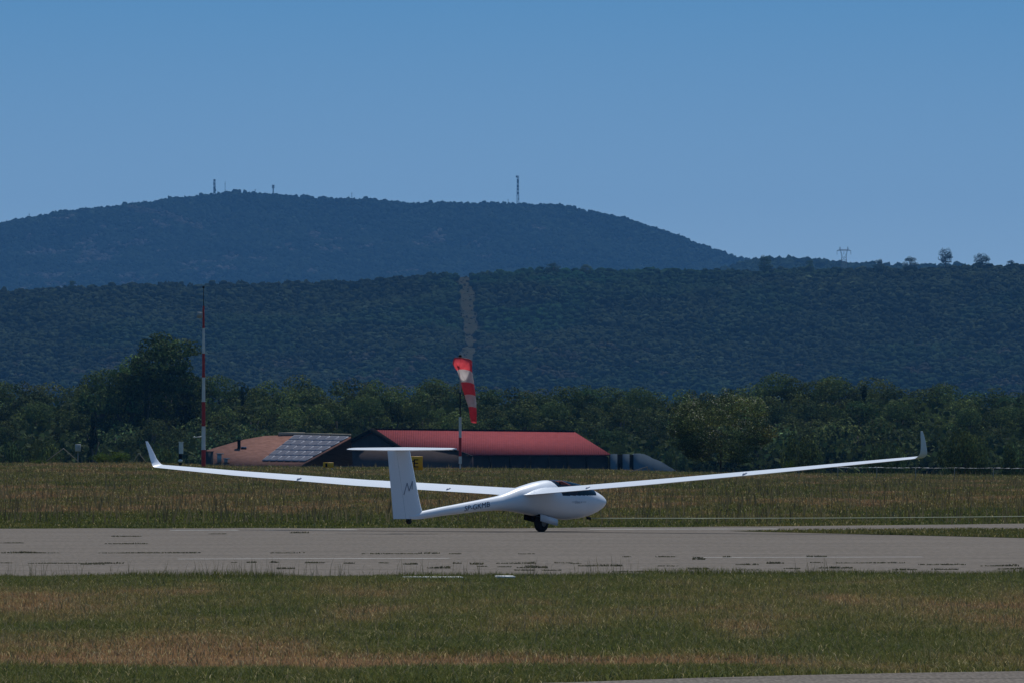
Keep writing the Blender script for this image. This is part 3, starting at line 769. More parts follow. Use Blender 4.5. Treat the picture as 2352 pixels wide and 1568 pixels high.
def sock_ring(a, wob=0.0):
    u_, v_, r_, tl = a; px, py = 987.8 + .186 * u_, 799.7 + .186 * v_; r = r_ * .186 / k
    cx_, cz_ = (px - 1057) / k, zz_(py); o = []
    for q_ in np.linspace(0, 2 * np.pi, 28, endpoint=False):
        rr = r * (1 + 0.03 * math.sin(3 * q_ + v_ * 0.02) + 0.02 * math.sin(7 * q_ + v_ * .05))
        # ring seen slightly from the side: tilt so the far rim is higher
        o.append((cx_ + rr * math.cos(q_), -0.1 + rr * 0.9 * math.sin(q_), cz_ - rr * (0.26 * math.sin(q_)) - 0.13 * rr * math.cos(q_)))
    return np.array(o)
def dense(rs, a, b):
    A = np.array(rs, float); o = []
    vs = np.linspace(a, b, 9)
    for v_ in vs: o.append((np.interp(v_, A[:, 1], A[:, 0]), v_, np.interp(v_, A[:, 1], A[:, 2]) * (1 + 0.02 * math.sin((v_ - a) / (b - a) * math.pi)), np.interp(v_, A[:, 1], A[:, 3])))
    return o
for a, b_, m_, l_ in ((150, 285, M_sockred, "red fabric band at the mouth"), (285, 437, M_sockwhite, "upper white fabric band"), (437, 585, M_sockred, "middle red fabric band"), (585, 732, M_sockwhite, "lower white fabric band"), (732, 910, M_sockred, "red fabric tail")):
    rings = [sock_ring(q_) for q_ in dense(ax, a, b_)]; n = 28; V = np.concatenate(rings); F4 = []
    for i in range(len(rings) - 1):
        for kk in range(n): F4.append((i * n + kk, i * n + (kk + 1) % n, (i + 1) * n + (kk + 1) % n, (i + 1) * n + kk))
    so_ = obj("sock_band", raw_mesh("sock_band", V, np.array(F4), m_, smooth=True), wsk); so_['label'] = l_
rg = sock_ring((404, 146, 108, 40)); mb = MB(); mb.tube([tuple(p) for p in rg] + [tuple(rg[0])], 0.02, 6, cap=False); mb.build("mouth_ring", M_red, wsk)
mb = MB()
for i in range(0, 28, 4): mb.tube([tuple(rg[i]), (0.05, 0, zz_(819))], 0.008, 5)
mb.build("ring_stay", M_dark, wsk)

def sign(px, py0, py1, wpx, D, label, letter):
    k = F / D; X = (px - 1176) / k; zb = zg(X, D); e_ = empty("taxi_sign", (X, D, zb)); tag(e_, label, "sign", "yellow airfield signs")
    z0, z1 = CH + (980 - py1) / k - zb, CH + (980 - py0) / k - zb; wd = wpx / k
    mb = MB(); mb.box((0, 0, (z0 + z1) / 2), (wd, 0.12, z1 - z0)); pn = mb.build("panel", M_yellow, e_); bv = pn.modifiers.new("b", 'BEVEL'); bv.width = 0.015
    for s_ in (-1, 1):
        mb = MB(); mb.box((s_ * wd * 0.35, 0.0, z0 / 2 - 0.1), (0.05, 0.05, z0 + 0.2)); mb.build("leg", M_grey, e_)
    zc = (z0 + z1) / 2
    if letter == 'E':
        me = text_mesh("E", 0.56, 1.0, 0, 0); me.materials.append(M_black); o = obj("letter", me, e_, (wd * 0.12, -0.066, zc - 0.02)); o.rotation_euler = (R(90), 0, 0)
        mb = MB(); mb.box((wd * -0.12, -0.068, zc + 0.10), (wd * 0.34, 0.008, 0.05)); mb.add([(-wd * .36, -.069, zc + .10), (-wd * .22, -.069, zc + .20), (-wd * .22, -.069, zc)], [(0, 1, 2)]); mb.build("arrow", M_black, e_)
    else:
        mb = MB(); mb.box((-wd * 0.18, -0.068, zc), (wd * 0.2, 0.01, (z1 - z0) * 0.72)); mb.build("letter", M_black, e_)
sign(950, 1047, 1079, 42, 497, "yellow sign with a black letter E partly behind the glider's tail fin", 'E')
sign(754, 1061, 1073, 24, 515, "small low yellow and black sign in the grass in front of the solar roof", 'I')

# small pale instrument post left of the mast
D = 515.; k = F / D; X = (414.5 - 1176) / k; zb = zg(X, D); e_ = empty("marker_post", (X, D, zb)); tag(e_, "short white cylinder on a black stem with a white ball at its foot", "marker")
z_ = lambda py: CH + (980 - py) / k - zb
mb = MB(); mb.tube([(0.03, 0, z_(1041)), (0.03, 0, z_(1015))], 0.11, 14); mb.tube([(0.03, 0, z_(1015.5)), (0.03, 0, z_(1013.5))], [0.13, 0.13], 14); mb.build("cylinder_head", M_mwhite, e_, smooth=True)
mb = MB(); mb.tube([(0, 0, -0.1), (0, 0, z_(1041))], 0.085, 10); mb.build("stem", M_black, e_)
mb = MB(); mb.ball((0, -0.16, z_(1057.5)), 0.11, sz=0.75); mb.build("foot_ball", M_mwhite, e_, smooth=True)
D = 560.; k = F / D; X = (179 - 1176) / k; zb = zg(X, D); e_ = empty("cabinet", (X, D, zb)); tag(e_, "small grey louvred box on a post before the dark trees at far left", "cabinet")
z_ = lambda py: CH + (980 - py) / k - zb
mb = MB(); mb.box((0, 0, (z_(1019) + z_(1036)) / 2), (0.30, 0.25, z_(1019) - z_(1036))); bxo = mb.build("housing", M_grey, e_)
mb = MB()
for i in range(5): mb.box((0, -0.135, z_(1021.5 + 3 * i)), (0.26, 0.02, 0.025), rx=0.5)
mb.build("louvre", M_mwhite, bxo)
mb = MB(); mb.tube([(0, 0, -0.1), (0, 0, z_(1036))], 0.03, 8); mb.build("post", M_post, e_)
# A-shaped braces of old wire fence
def brace(px, pyt, pl, pr_, pyb, D, label):
    k = F / D; X = (px - 1176) / k; zb = zg(X, D); e_ = empty("fence_brace", (X, D, zb)); tag(e_, label, "brace", "pale fence braces along the crest")
    z_ = lambda py: CH + (980 - py) / k - zb
    for q_ in (pl, pr_):
        mb = MB(); mb.tube([(0, 0, z_(pyt)), ((q_ - px) / k, 0.4, z_(pyb))], 0.022, 6); mb.build("rail", M_post, e_)
brace(146, 1093 - 2352 * 0 - 0 - 0 if False else 1029, 105, 178, 1058, 520, "pale A shaped fence brace near the left edge of the picture")
brace(319, 1040, 306, 334, 1060, 520, "small pale A shaped brace behind the far winglet")
brace(1486, 1071, 1446, 1492, 1084, 505, "pale slanting rail in front of the blue grey shed")
# white tape fence on the right
D0 = 470.; e_ = empty("tape_fence", ((1850 - 1176) / F * D0, D0, 0)); tag(e_, "low fence of white dashed tape below the dark trees on the right", "fence")
x0 = (1835 - 1176) / F * D0; x1 = (2460 - 1176) / F * D0
for i, xx in enumerate(np.linspace(x0, x1, 8)):
    mb = MB(); z0 = zg(xx, D0); mb.tube([(xx - e_.location.x, 0, z0 - 0.1), (xx - e_.location.x, 0, z0 + 0.62)], 0.02, 6); mb.build("post", M_post, e_)
mb = MB(); xx = np.linspace(x0, x1, 150)
mb.tube([(q_ - e_.location.x, 0, CH - (1071.5 + 0.204 * (q_ - x0) + 1.2 * abs(math.sin((q_ - x0) / (x1 - x0) * 7 * math.pi)) - 980) / F * D0) for q_ in xx], list(0.003 + 0.017 * rng.random(150) ** 3), 5)
mb.build("tape", M_mwhite, e_)

# ------------------------------------------------------------------ buildings
def tile_mat(name, c1, c2, rib=3.0, axis=0):
    m, t, b = nodes_mat(name)
    tcn = t.nodes.new("ShaderNodeTexCoord"); wv = t.nodes.new("ShaderNodeTexWave"); wv.inputs['Scale'].default_value = rib; wv.inputs['Distortion'].default_value = 0.6
    wv.bands_direction = 'X' if axis == 0 else 'Y'
    n = t.nodes.new("ShaderNodeTexNoise"); n.inputs['Scale'].default_value = 2.2; n.inputs['Detail'].default_value = 8
    ad = t.nodes.new("ShaderNodeMath"); ad.operation = 'MULTIPLY_ADD'; ad.inputs[1].default_value = 0.12
    t.links.new(tcn.outputs['Object'], wv.inputs[0]); t.links.new(tcn.outputs['Object'], n.inputs['Vector'])
    t.links.new(wv.outputs['Fac'], ad.inputs[0]); t.links.new(n.outputs['Fac'], ad.inputs[2])
    r = t.nodes.new("ShaderNodeValToRGB"); r.color_ramp.elements[0].position = 0.3; r.color_ramp.elements[1].position = 0.9
    r.color_ramp.elements[0].color = (*c1, 1); r.color_ramp.elements[1].color = (*c2, 1)
    t.links.new(ad.outputs[0], r.inputs[0]); t.links.new(r.outputs[0], b.inputs['Base Color']); b.inputs['Roughness'].default_value = 0.95; b.inputs['Specular IOR Level'].default_value = 0.03
    bp = t.nodes.new("ShaderNodeBump"); bp.inputs['Strength'].default_value = 0.4; bp.inputs['Distance'].default_value = 0.03
    t.links.new(wv.outputs['Fac'], bp.inputs['Height']); t.links.new(bp.outputs[0], b.inputs['Normal'])
    return m
M_redroof = tile_mat("red_corrugated_roof", (0.17, 0.036, 0.042), (0.235, 0.050, 0.055), 1.6)
M_tile = tile_mat("brown_tiles", (0.12, 0.062, 0.050), (0.21, 0.112, 0.092), 3.5)
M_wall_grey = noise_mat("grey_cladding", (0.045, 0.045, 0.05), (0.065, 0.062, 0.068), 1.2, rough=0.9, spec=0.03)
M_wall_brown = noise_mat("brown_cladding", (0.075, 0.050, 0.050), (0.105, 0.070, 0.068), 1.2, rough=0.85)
M_blue = noise_mat("blue_grey_sheet", (0.12, 0.155, 0.19), (0.145, 0.185, 0.225), 1.5, rough=0.9, spec=0.03)
M_pv = noise_mat("solar_cell", (0.032, 0.042, 0.078), (0.046, 0.058, 0.10), 1.5, rough=0.7, spec=0.08)
M_pvf = noise_mat("aluminium_frame", (0.24, 0.26, 0.33), (0.34, 0.36, 0.43), 5, rough=0.7, spec=0.1)
M_beige = noise_mat("beige_render", (0.30, 0.24, 0.17), (0.40, 0.33, 0.25), 3, rough=0.9)
Db = 900.0; kb = F / Db
def BX(px, dy=0.0): return (px - 1176) / F * (Db + dy)
def BZ(py, dy=0.0): return CH + (980 - py) / F * (Db + dy)
# red roofed hangar; ridge runs left-right, near eave shifted right by the oblique gable
ha = empty("red_roofed_hangar", (BX(1120), Db, -4.5)); tag(ha, "long low hangar with a red corrugated roof and dark grey walls", "building")
L = lambda px, py, dy: Vector((BX(px, dy) - ha.location.x, dy, BZ(py, dy) + 4.5))
rl, rr_ = L(855, 985.5, 8), L(1320, 991, 11); el, er = L(940, 1042.5, 0), L(1403, 1042.5, 3)
bl = rl + (rl - el); bl.z = el.z + 0.5; br = rr_ + (rr_ - er); br.z = er.z + 0.5
def slab(mb, pts, th=0.12):
    n = len(pts); A = [Vector(p) for p in pts]; B = [p - Vector((0, 0, th)) for p in A]
    Fc = [tuple(range(n)), tuple(reversed(range(n, 2 * n)))] + [(i, i + n, (i + 1) % n + n, (i + 1) % n) for i in range(n)]
    mb.add(A + B, Fc)
mb = MB(); slab(mb, [el, er, rr_, rl]); slab(mb, [rl + Vector((0, .01, 0)), rr_ + Vector((0, .01, 0)), br, bl]); rf = mb.build("roof", M_redroof, ha)
mb = MB()
for i in range(40):
    a = rl.lerp(rr_, i / 40); b_2 = rl.lerp(rr_, (i + 0.93) / 40); mb.tube([a + Vector((0, 0, 0.03)), b_2 + Vector((0, 0, 0.03))], 0.10 + 0.03 * rng.random(), 6)
mb.build("ridge_cap", M_black, rf)
mb = MB(); mb.tube([rl + Vector((0, -0.03, -0.05)), el + Vector((0, -0.03, -0.05))], 0.22, 6); mb.tube([rl + Vector((0, 0.03, -0.05)), bl + Vector((0, 0.03, -0.05))], 0.18, 6); mb.build("shadowed_verge_board", M_black, rf)  # black along the gable edge paints in the barge shadow
iw = Vector((0.35, 0.5, 0)); ie = Vector((-0.35, 0.5, 0))
mb = MB()
a, b_2 = el + iw, er + ie; base = lambda p: Vector((p.x, p.y, -0.2))
mb.add([a - Vector((0, 0, .2)), b_2 - Vector((0, 0, .2)), base(b_2), base(a)], [(0, 1, 2, 3)])
a2, b2 = bl + iw - Vector((0, 1, 0)), br + ie - Vector((0, 1, 0)); mb.add([a2, b2, base(b2), base(a2)], [(0, 1, 2, 3)])
rl2, rr2 = rl + Vector((.35, 0, -.15)), rr_ + Vector((-.35, 0, -.15))
mb.add([a - Vector((0, 0, .15)), rl2, a2 - Vector((0, 0, .1)), base(a2), base(a)], [(0, 1, 2, 3, 4)])
mb.add([b_2 - Vector((0, 0, .15)), rr2, b2 - Vector((0, 0, .1)), base(b2), base(b_2)], [(0, 1, 2, 3, 4)])
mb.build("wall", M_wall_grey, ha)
for px in (1126, 1172, 1217, 1260, 1304, 1347, 1395):
    p = L(px, 1042, 0.15); mb = MB(); mb.box((p.x, 0.3 + (px - 1126) * 0.011, (p.z - .2) / 2), (0.20, 0.25, p.z - 0.25)); mb.build("post", M_black, ha)
# brown lean-to building in front of the gable
Db2 = 880.0; q = lambda px, py, dy=0: Vector(((px - 1176) / F * (Db2 + dy) - sx0, dy, CH + (980 - py) / F * (Db2 + dy) + 4.5))
sx0 = (880 - 1176) / F * Db2
sh_ = empty("brown_shed", (sx0, Db2, -4.5)); tag(sh_, "low dark brown shed wall below the hangar's gable, behind the glider's tail", "building")
mb = MB(); outline = [q(700, 1064), q(722, 1057), q(792, 1030), q(860, 1029), q(1036, 1031), q(1066, 1041), q(1086, 1049)]
outline = [Vector(p) for p in outline] + [Vector((outline[-1].x, 0, 0)), Vector((outline[0].x, 0, 0))]
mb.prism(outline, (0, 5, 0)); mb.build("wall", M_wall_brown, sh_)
mb = MB(); top = outline[:7]
for i in range(6):
    a, b_2 = top[i], top[i + 1]; slab(mb, [a + Vector((0, -.2, .1)), b_2 + Vector((0, -.2, .1)), b_2 + Vector((0, 5.1, .1)), a + Vector((0, 5.1, .1))], 0.09)
mb.build("roof", M_dark, sh_)
# tiled building with the solar array
Db3 = 850.0; sx1 = (620 - 1176) / F * Db3
q3 = lambda px, py, dy=0: Vector(((px - 1176) / F * (Db3 + dy) - sx1, dy, CH + (980 - py) / F * (Db3 + dy) + 4.5))
tb = empty("tiled_house", (sx1, Db3, -4.5)); tag(tb, "low house with a brown tiled roof carrying a solar array on its right half", "building")
RD = 9.0
A = [q3(474, 1070, 0), q3(474, 1033, 5.0), q3(540, 1014, 7.2), q3(608, 999.5, RD), q3(806, 1001, RD), q3(699, 1062, 0.3), q3(690, 1070, 0)]
# keep the roof planar: depth follows height
zlo, zhi = A[0].z, A[3].z
def on_plane(px, py, up=0.0):
    dy = 0.0
    for _ in range(8):
        p = q3(px, py, dy); dy = (p.z - zlo) / (zhi - zlo) * RD
    p = q3(px, py, dy); p.z += up; return p
zhi = q3(608, 999.5, RD).z
A = [on_plane(*p) for p in ((474, 1070), (474, 1033), (540, 1014), (560, 1008.5), (608, 1000), (657, 998.5), (806, 1001.5), (699, 1062), (690, 1070))]
mb = MB(); slab(mb, A[::-1], 0.2); back = [A[1], A[2], A[4], A[6]]
bk = [Vector((p.x, 2 * RD + 1, zlo)) for p in back]
for i in range(3): mb.add([back[i] - Vector((0, 0, .02)), back[i + 1] - Vector((0, 0, .02)), bk[i + 1], bk[i]], [(0, 1, 2, 3)])
rf3 = mb.build("roof", M_tile, tb)
mb = MB(); pr3 = [on_plane(px, py, 0.08) for px, py in ((640, 998.8), (672, 998), (700, 998.6), (740, 999.5), (806, 1001))]
mb.tube(pr3[:3], 0.18, 6); mb.tube(pr3[2:], 0.13, 6); mb.build("ridge_tile", M_beige, rf3)
mb = MB(); f0 = Vector((A[0].x + .3, 0.6, 0)); f1 = Vector((A[-1].x - .2, 0.6, 0))
mb.box(((f0.x + f1.x) / 2, RD, (zlo - .25) / 2), (f1.x - f0.x, 2 * RD - 1.5, zlo - .3)); mb.build("wall", M_beige, tb)
mb = MB(); p = on_plane(549, 1028); mb.tube([p, p + Vector((0, 0, 0.62))], 0.14, 10); mb.box(p + Vector((0, 0, 0.66)), (0.45, 0.45, 0.08)); mb.build("flue", M_black, rf3)
mb = MB(); p = on_plane(560, 1028.5); mb.box(p + Vector((0, 0, 0.08)), (0.45, 0.4, 0.12)); mb.build("skylight", M_pvf, rf3)
for px, pyb, hpx, wpx in ((504, 1061, 19, 10), (519, 1061, 8, 8)):
    p = on_plane(px, pyb); mb = MB(); mb.box(p + Vector((0, -.1, hpx / 28 / 2)), (wpx / 28, 0.3, hpx / 28)); mb.box(p + Vector((.05, -.1, hpx / 28 + .03)), (wpx / 28 + .25, 0.4, 0.08)); mb.build("roof_vent", M_grey, rf3)
e_ = empty("utility_box", (((481) - 1176) / F * 845, 845, -4.5)); tag(e_, "tall dark grey box at the left end of the tiled house", "cabinet")
mb = MB(); ztop = CH + (980 - 1037) / F * 845 + 4.5; mb.box((0, 0, ztop / 2), (0.62, 0.5, ztop)); hb = mb.build("housing", M_wall_grey, e_)
mb = MB(); mb.box((0, 0, ztop + .03), (0.72, 0.6, 0.06)); mb.build("lid", M_dark, e_)
# solar panels: 6 x 5
c00, c10, c01, c11 = (600, 1059.5), (700, 1061), (676, 1000.5), (803, 1004)
def bil(u, v):
    x = (c00[0] * (1 - u) + c10[0] * u) * (1 - v) + (c01[0] * (1 - u) + c11[0] * u) * v
    y = (c00[1] * (1 - u) + c10[1] * u) * (1 - v) + (c01[1] * (1 - u) + c11[1] * u) * v
    return x, y
for j in range(5):
    for i in range(6):
        u0, u1, v0, v1 = i / 6 + .008, (i + 1) / 6 - .008, j / 5 + .012, (j + 1) / 5 - .012
        cs = [on_plane(*bil(a, b_), up=0.12) for a, b_ in ((u0, v0), (u1, v0), (u1, v1), (u0, v1))]
        mb = MB(); slab(mb, cs, 0.06); pf = mb.build("solar_panel", M_pvf, rf3)
        ctr = sum(cs, Vector()) / 4; ins = [ctr + (p - ctr) * 0.86 + Vector((0, -0.002, 0.015)) for p in cs]
        mb = MB(); mb.add(ins, [(0, 1, 2, 3)]); mb.build("cell", M_pv, pf)
# blue grey shed on the right
Db4 = 890.0; sx2 = (1470 - 1176) / F * Db4
q4 = lambda px, py, dy=0: Vector(((px - 1176) / F * (Db4 + dy) - sx2, dy, CH + (980 - py) / F * (Db4 + dy) + 4.5))
bs = empty("blue_grey_shed", (sx2, Db4, -4.5)); tag(bs, "pale blue grey sheet metal shed with dark openings and a curved flank beside the hangar", "building")
cv = [(1455, 1041.5), (1470, 1041), (1480, 1042), (1490, 1046), (1500, 1052), (1512, 1056), (1524, 1062), (1536, 1070), (1550, 1078), (1562, 1090)]
mb = MB(); o = [q4(*p) for p in cv]; o = o + [Vector((o[-1].x, 0, 0)), Vector((o[0].x, 0, 0))]; mb.prism(o, (0, 6, 0)); mb.build("curved_flank", M_blue, bs)
for a, b_ in ((1402, 1418), (1430, 1446)):
    p0, p1 = q4(a, 1041.5), q4(b_, 1041.5); mb = MB(); mb.box(((p0.x + p1.x) / 2, 0.1, p0.z / 2), (p1.x - p0.x, 0.12, p0.z)); mb.build("panel", M_blue, bs)
p0, p1 = q4(1400, 1041), q4(1456, 1041); mb = MB(); mb.box(((p0.x + p1.x) / 2, 3, p0.z / 2 - .03), (p1.x - p0.x, 5.4, p0.z - .1)); mb.build("dark_opening_block", M_black, bs)  # solid black block close behind the panels colours the openings dark

# ------------------------------------------------------------------ trees
def crown_mesh(name, seed, n, lobes, env, lobe_r, leaf, mat, base=(0.045, 0.062, 0.030), lo=0.0, cone=0.0, var=0.35):
    r = np.random.default_rng(seed)
    # lobes sit on a dome so the outline stays round but lumpy; env = dome radius, lo = lowest lobe
    L_ = []
    rz_ = env[2] * (1 - lo) / 2; cz_ = lo + rz_
    while len(L_) < lobes:
        p = r.normal(0, 1, 3); p /= np.linalg.norm(p); q_ = r.uniform(0.45, 1.0) ** 0.6
        lr = lobe_r * r.uniform(0.6, 1.15)
        t_ = (p[2] * q_ + 1) / 2; sc_ = 1 - cone * t_
        L_.append((p[0] * q_ * (env[0] - lr * .5) * sc_, p[1] * q_ * (env[1] - lr * .5) * sc_, cz_ + p[2] * q_ * (rz_ - lr * .8), lr * (1 - 0.6 * cone * t_)))
    L_ = np.array(L_)
    pr_ = L_[:, 3] ** 2; pr_ /= pr_.sum(); li = r.choice(len(L_), n, p=pr_)
    d = r.normal(0, 1, (n, 3)); d /= np.linalg.norm(d, axis=1)[:, None]
    low = d[:, 2] < -0.3; d[low, 2] *= 0.4
    rad = L_[li, 3] * (1 - np.abs(r.normal(0, 0.13, n)))
    c = L_[li, :3] + d * rad[:, None]; c[:, 2] = np.clip(c[:, 2], 0.01, 1.05)
    nn = d + r.normal(0, 0.5, (n, 3)); nn /= np.linalg.norm(nn, axis=1)[:, None]
    a = np.cross(nn, r.normal(0, 1, (n, 3))); a /= np.linalg.norm(a, axis=1)[:, None]; b = np.cross(nn, a)
    s = leaf * r.uniform(0.5, 1.3, n)[:, None]
    V = np.stack([c - a * s, c - b * s * 0.6 + nn * s * .2, c + a * s, c + b * s * 0.6 + nn * s * .2], 1).reshape(-1, 3)
    Fq = np.arange(n * 4).reshape(n, 4)
    lb = np.exp(r.normal(0, 0.28, len(L_)))[li] * math.exp(r.normal(0, 0.18)); lh = r.normal(0, 0.10, len(L_))[li]
    col = np.array(base)[None] * (lb * np.exp(r.normal(0, var, n)))[:, None] * np.stack([1 + lh, np.ones(n), 1 - lh], 1)
    return raw_mesh(name, V, Fq, mat, col=np.repeat(col, 4, axis=0))
def trunk_mesh(name, seed, h=0.75, r0=0.035, limbs=6, spread=0.25):
    r = np.random.default_rng(seed); mb = MB()
    pts = [(0.01 * r.normal(), 0.01 * r.normal(), h * t) for t in np.linspace(0, 1, 6)]; pts[0] = (0, 0, -0.03)
    mb.tube(pts, [r0 * (1 - 0.75 * t) for t in np.linspace(0, 1, 6)], 8)
    for i in range(limbs):
        t = 0.25 + 0.6 * i / limbs; a = r.uniform(0, 6.28); s = spread * (1.1 - t)
        p = Vector((0, 0, h * t)); mb.tube([p, p + Vector((math.cos(a) * s * .5, math.sin(a) * s * .5, 0.09)), p + Vector((math.cos(a) * s, math.sin(a) * s, 0.20))], [r0 * .5, r0 * .35, r0 * .12], 6)
    return raw_mesh(name, np.array(mb.V), [np.array(f) for f in mb.F.values()], M_bark, smooth=True)
TR = [trunk_mesh("trunk", s) for s in (1, 2, 3)]
CR = {
 'round': [crown_mesh("crown", s, 12000, 30, (0.30, 0.30, 1), 0.125, 0.0105, M_leaf, lo=0.10) for s in (11, 12, 13)],
 'bushy': [crown_mesh("crown", s, 13000, 36, (0.38, 0.38, 1), 0.13, 0.0115, M_leaf_grey, lo=0.02) for s in (14, 15)],
 'dark': [crown_mesh("crown", s, 12000, 28, (0.29, 0.29, 1), 0.125, 0.0105, M_leaf_dark, lo=0.06) for s in (16, 17)],
 'cypress': [crown_mesh("crown", 18, 4000, 34, (0.16, 0.16, 1), 0.075, 0.013, M_leaf_dark, lo=0.0, cone=0.75, base=(0.022, 0.032, 0.02))],
 'shrub': [crown_mesh("crown", s, 7000, 34, (0.75, 0.75, 1), 0.24, 0.024, M_leaf_grey, lo=0.0) for s in (19, 20)],
 'bright': [crown_mesh("crown", 23, 4000, 26, (0.7, 0.7, 1), 0.26, 0.028, M_bright, lo=0.0, base=(0.04, 0.06, 0.02))],
 'pine': [crown_mesh("crown", s, 2200, 22, (0.36, 0.36, 0.98), 0.15, 0.020, M_leaf_dark, lo=0.30, base=(0.020, 0.030, 0.018)) for s in (21, 22)],
}
for m_ in CR['pine']:
    pass
used = set()
def tree(name, kind, px, pyt, D, wpx, label, group, cat="tree", zbase=None, idx=None, dz=0.0):
    k = F / D; X = (px - 1176) / k; zb = zg(X, D) if zbase is None else zbase
    top = CH + (980 - pyt) / k; h = top - zb
    e_ = empty(name, (X, D, zb), rng.uniform(0, 6.28)); tag(e_, label, cat, group)
    ms = CR[kind]; me = ms[rng.integers(len(ms)) if idx is None else idx]
    env = {'round': .36, 'bushy': .44, 'dark': .35, 'cypress': .17, 'shrub': .87, 'bright': .83, 'pine': .44}[kind]
    sxy = h * rng.uniform(0.85, 1.1) if group else wpx / k / (2 * env)
    c = obj("crown", me, e_); c.scale = (sxy, sxy, h / 1.02)
    t = obj("trunk", TR[rng.integers(3)], e_); t.scale = (min(sxy, h) * 1.0, min(sxy, h) * 1.0, h)
    return e_
SKX = [0, 60, 100, 150, 190, 240, 290, 330, 380, 430, 470, 500, 560, 620, 680, 760, 860, 900, 960, 1030, 1100, 1180, 1270, 1350, 1440, 1520, 1590, 1640, 1700, 1745, 1800, 1880, 1960, 2050, 2150, 2250, 2352, 2500]
SKY = [872, 872, 888, 876, 870, 872, 872, 870, 868, 868, 868, 858, 868, 864, 868, 864, 864, 858, 868, 872, 878, 882, 882, 878, 882, 880, 890, 890, 880, 856, 853, 858, 862, 875, 882, 884, 886, 886]
def zone(px):
    for lim, s in ((130, "at the far left edge"), (300, "left of the domed tree"), (450, "below the domed tree"), (600, "right of the banded mast"), (760, "behind the solar roof"), (900, "above the glider's tailplane"), (1040, "left of the windsock"), (1160, "behind the windsock"), (1330, "above the red roof"), (1500, "above the blue grey shed"), (1720, "behind the olive bush"), (1900, "right of the olive bush"), (2090, "left of the near winglet"), (2250, "right of the near winglet")):
        if px < lim: return s
    return "at the far right edge"
G = "trees of the wood behind the airfield"
px = -70
while px < 2440:
    kd = rng.choice(['round', 'bushy', 'round', 'dark']); kn = {'round': "rounded green", 'bushy': "broad grey green", 'dark': "very dark green"}[kd]
    tree("broadleaf_tree", kd, px, np.interp(px, SKX, SKY) + rng.uniform(-14, 0), 1085 + rng.uniform(-15, 25), rng.uniform(105, 150), f"{kn} skyline tree {zone(px)}", G)
    px += rng.uniform(52, 70)
px = -60
while px < 2440:
    kd = rng.choice(['round', 'bushy', 'dark', 'round']); kn = {'round': "rounded green", 'bushy': "broad grey green", 'dark': "very dark green"}[kd]
    tree("broadleaf_tree", kd, px, np.interp(px, SKX, SKY) + rng.uniform(28, 55), 1010 + rng.uniform(-15, 15), rng.uniform(110, 160), f"{kn} middle rank wood tree {zone(px)}", G)
    px += rng.uniform(62, 84)
px = -50
while px < 2440:
    kd = rng.choice(['bushy', 'shrub', 'dark', 'bushy']); kn = {'shrub': "low spreading grey green", 'bushy': "broad grey green", 'dark': "very dark green"}[kd]
    tree("broadleaf_tree", kd, px, np.interp(px, SKX, SKY) + rng.uniform(75, 115), 950 + rng.uniform(-12, 12), rng.uniform(100, 160), f"{kn} front rank wood tree {zone(px)}", G)
    px += rng.uniform(66, 92)
# look-alikes in one stretch are told apart by their order
by = {}
for o in list(C.objects):
    if o.get('group') == G: by.setdefault(o['label'], []).append(o)
for lb, os_ in by.items():
    if len(os_) > 1:
        os_.sort(key=lambda o: o.location.x / o.location.y)
        for o, w_ in zip(os_, ("first", "second", "third", "fourth", "fifth")): o['label'] = lb + ", " + w_ + " from left"
# the ones that stand out
bigc = crown_mesh("crown", 77, 15000, 60, (0.30, 0.29, 1), 0.085, 0.0095, M_leaf_dark, lo=0.34, base=(0.062, 0.085, 0.040), var=0.3)
CR['big'] = [bigc]
def tree2(kind_mesh, name, px, pyt, D, wpx, label, env, cat="tree", hadd=0):
    CR['tmp'] = [kind_mesh]; k = F / D; X = (px - 1176) / k; zb = zg(X, D); h = CH + (980 - pyt) / k - zb
    e_ = empty(name, (X, D, zb), 0.0); tag(e_, label, cat); s = wpx / k / (2 * env)
    c = obj("crown", kind_mesh, e_); c.scale = (s, s, h); t = obj("trunk", TR[0], e_); q_ = 0.55 if cat == "shrub" else 0.9; t.scale = (s * q_ * .8, s * q_ * .8, h * q_); return e_
tree2(bigc, "broadleaf_tree", 378, 764, 1000, 262, "big dark tree with a domed crown rising above the wood left of the mast", 0.34)
tree("broadleaf_tree", 'dark', 296, 806, 1002, 190, "dark shoulder tree rising against the left side of the big domed tree", None, idx=0)
tree("broadleaf_tree", 'round', 232, 836, 1004, 190, "lower rounded tree stepping down left of the big domed tree", None, idx=1)
tree("broadleaf_tree", 'dark', 432, 818, 1002, 130, "dark rounded tree at the right foot of the big domed tree, touching the mast", None, idx=1)
tree("cypress", 'cypress', 214, 925, 900, 46, "narrow blackish conifer in front of the wood left of the far winglet", None)
tree("cypress", 'cypress', 338, 828, 985, 34, "narrow blackish conifer standing against the big domed tree", None)
tree("cypress", 'cypress', 556, 862, 1040, 30, "small pointed conifer tip on the skyline right of the mast", None)
tree("cypress", 'cypress', 1985, 858, 1040, 46, "dark upright conifer on the right part of the skyline", None)
tree("shrub", 'shrub', 375, 1000, 640, 150, "low olive brown shrub behind the far winglet and white cylinder", None, "shrub", idx=0)
tree("shrub", 'shrub', 100, 1000, 660, 130, "pale grey green shrub below the wood near the left edge", None, "shrub", idx=1)
tree("shrub", 'shrub', 10, 985, 650, 100, "dark shrub cut by the left edge of the picture", None, "shrub", idx=0)
tree("shrub", 'bright', 253, 1031, 545, 110, "bright green low bush on the grass crest left of the far winglet", None, "shrub")
tree("shrub", 'bright', 88, 1053, 530, 50, "tiny bright green bush on the crest near the left edge", None, "shrub")
tree("shrub", 'shrub', 1840, 985, 640, 130, "mid green shrub just right of the glinting olive bush", None, "shrub", idx=1)
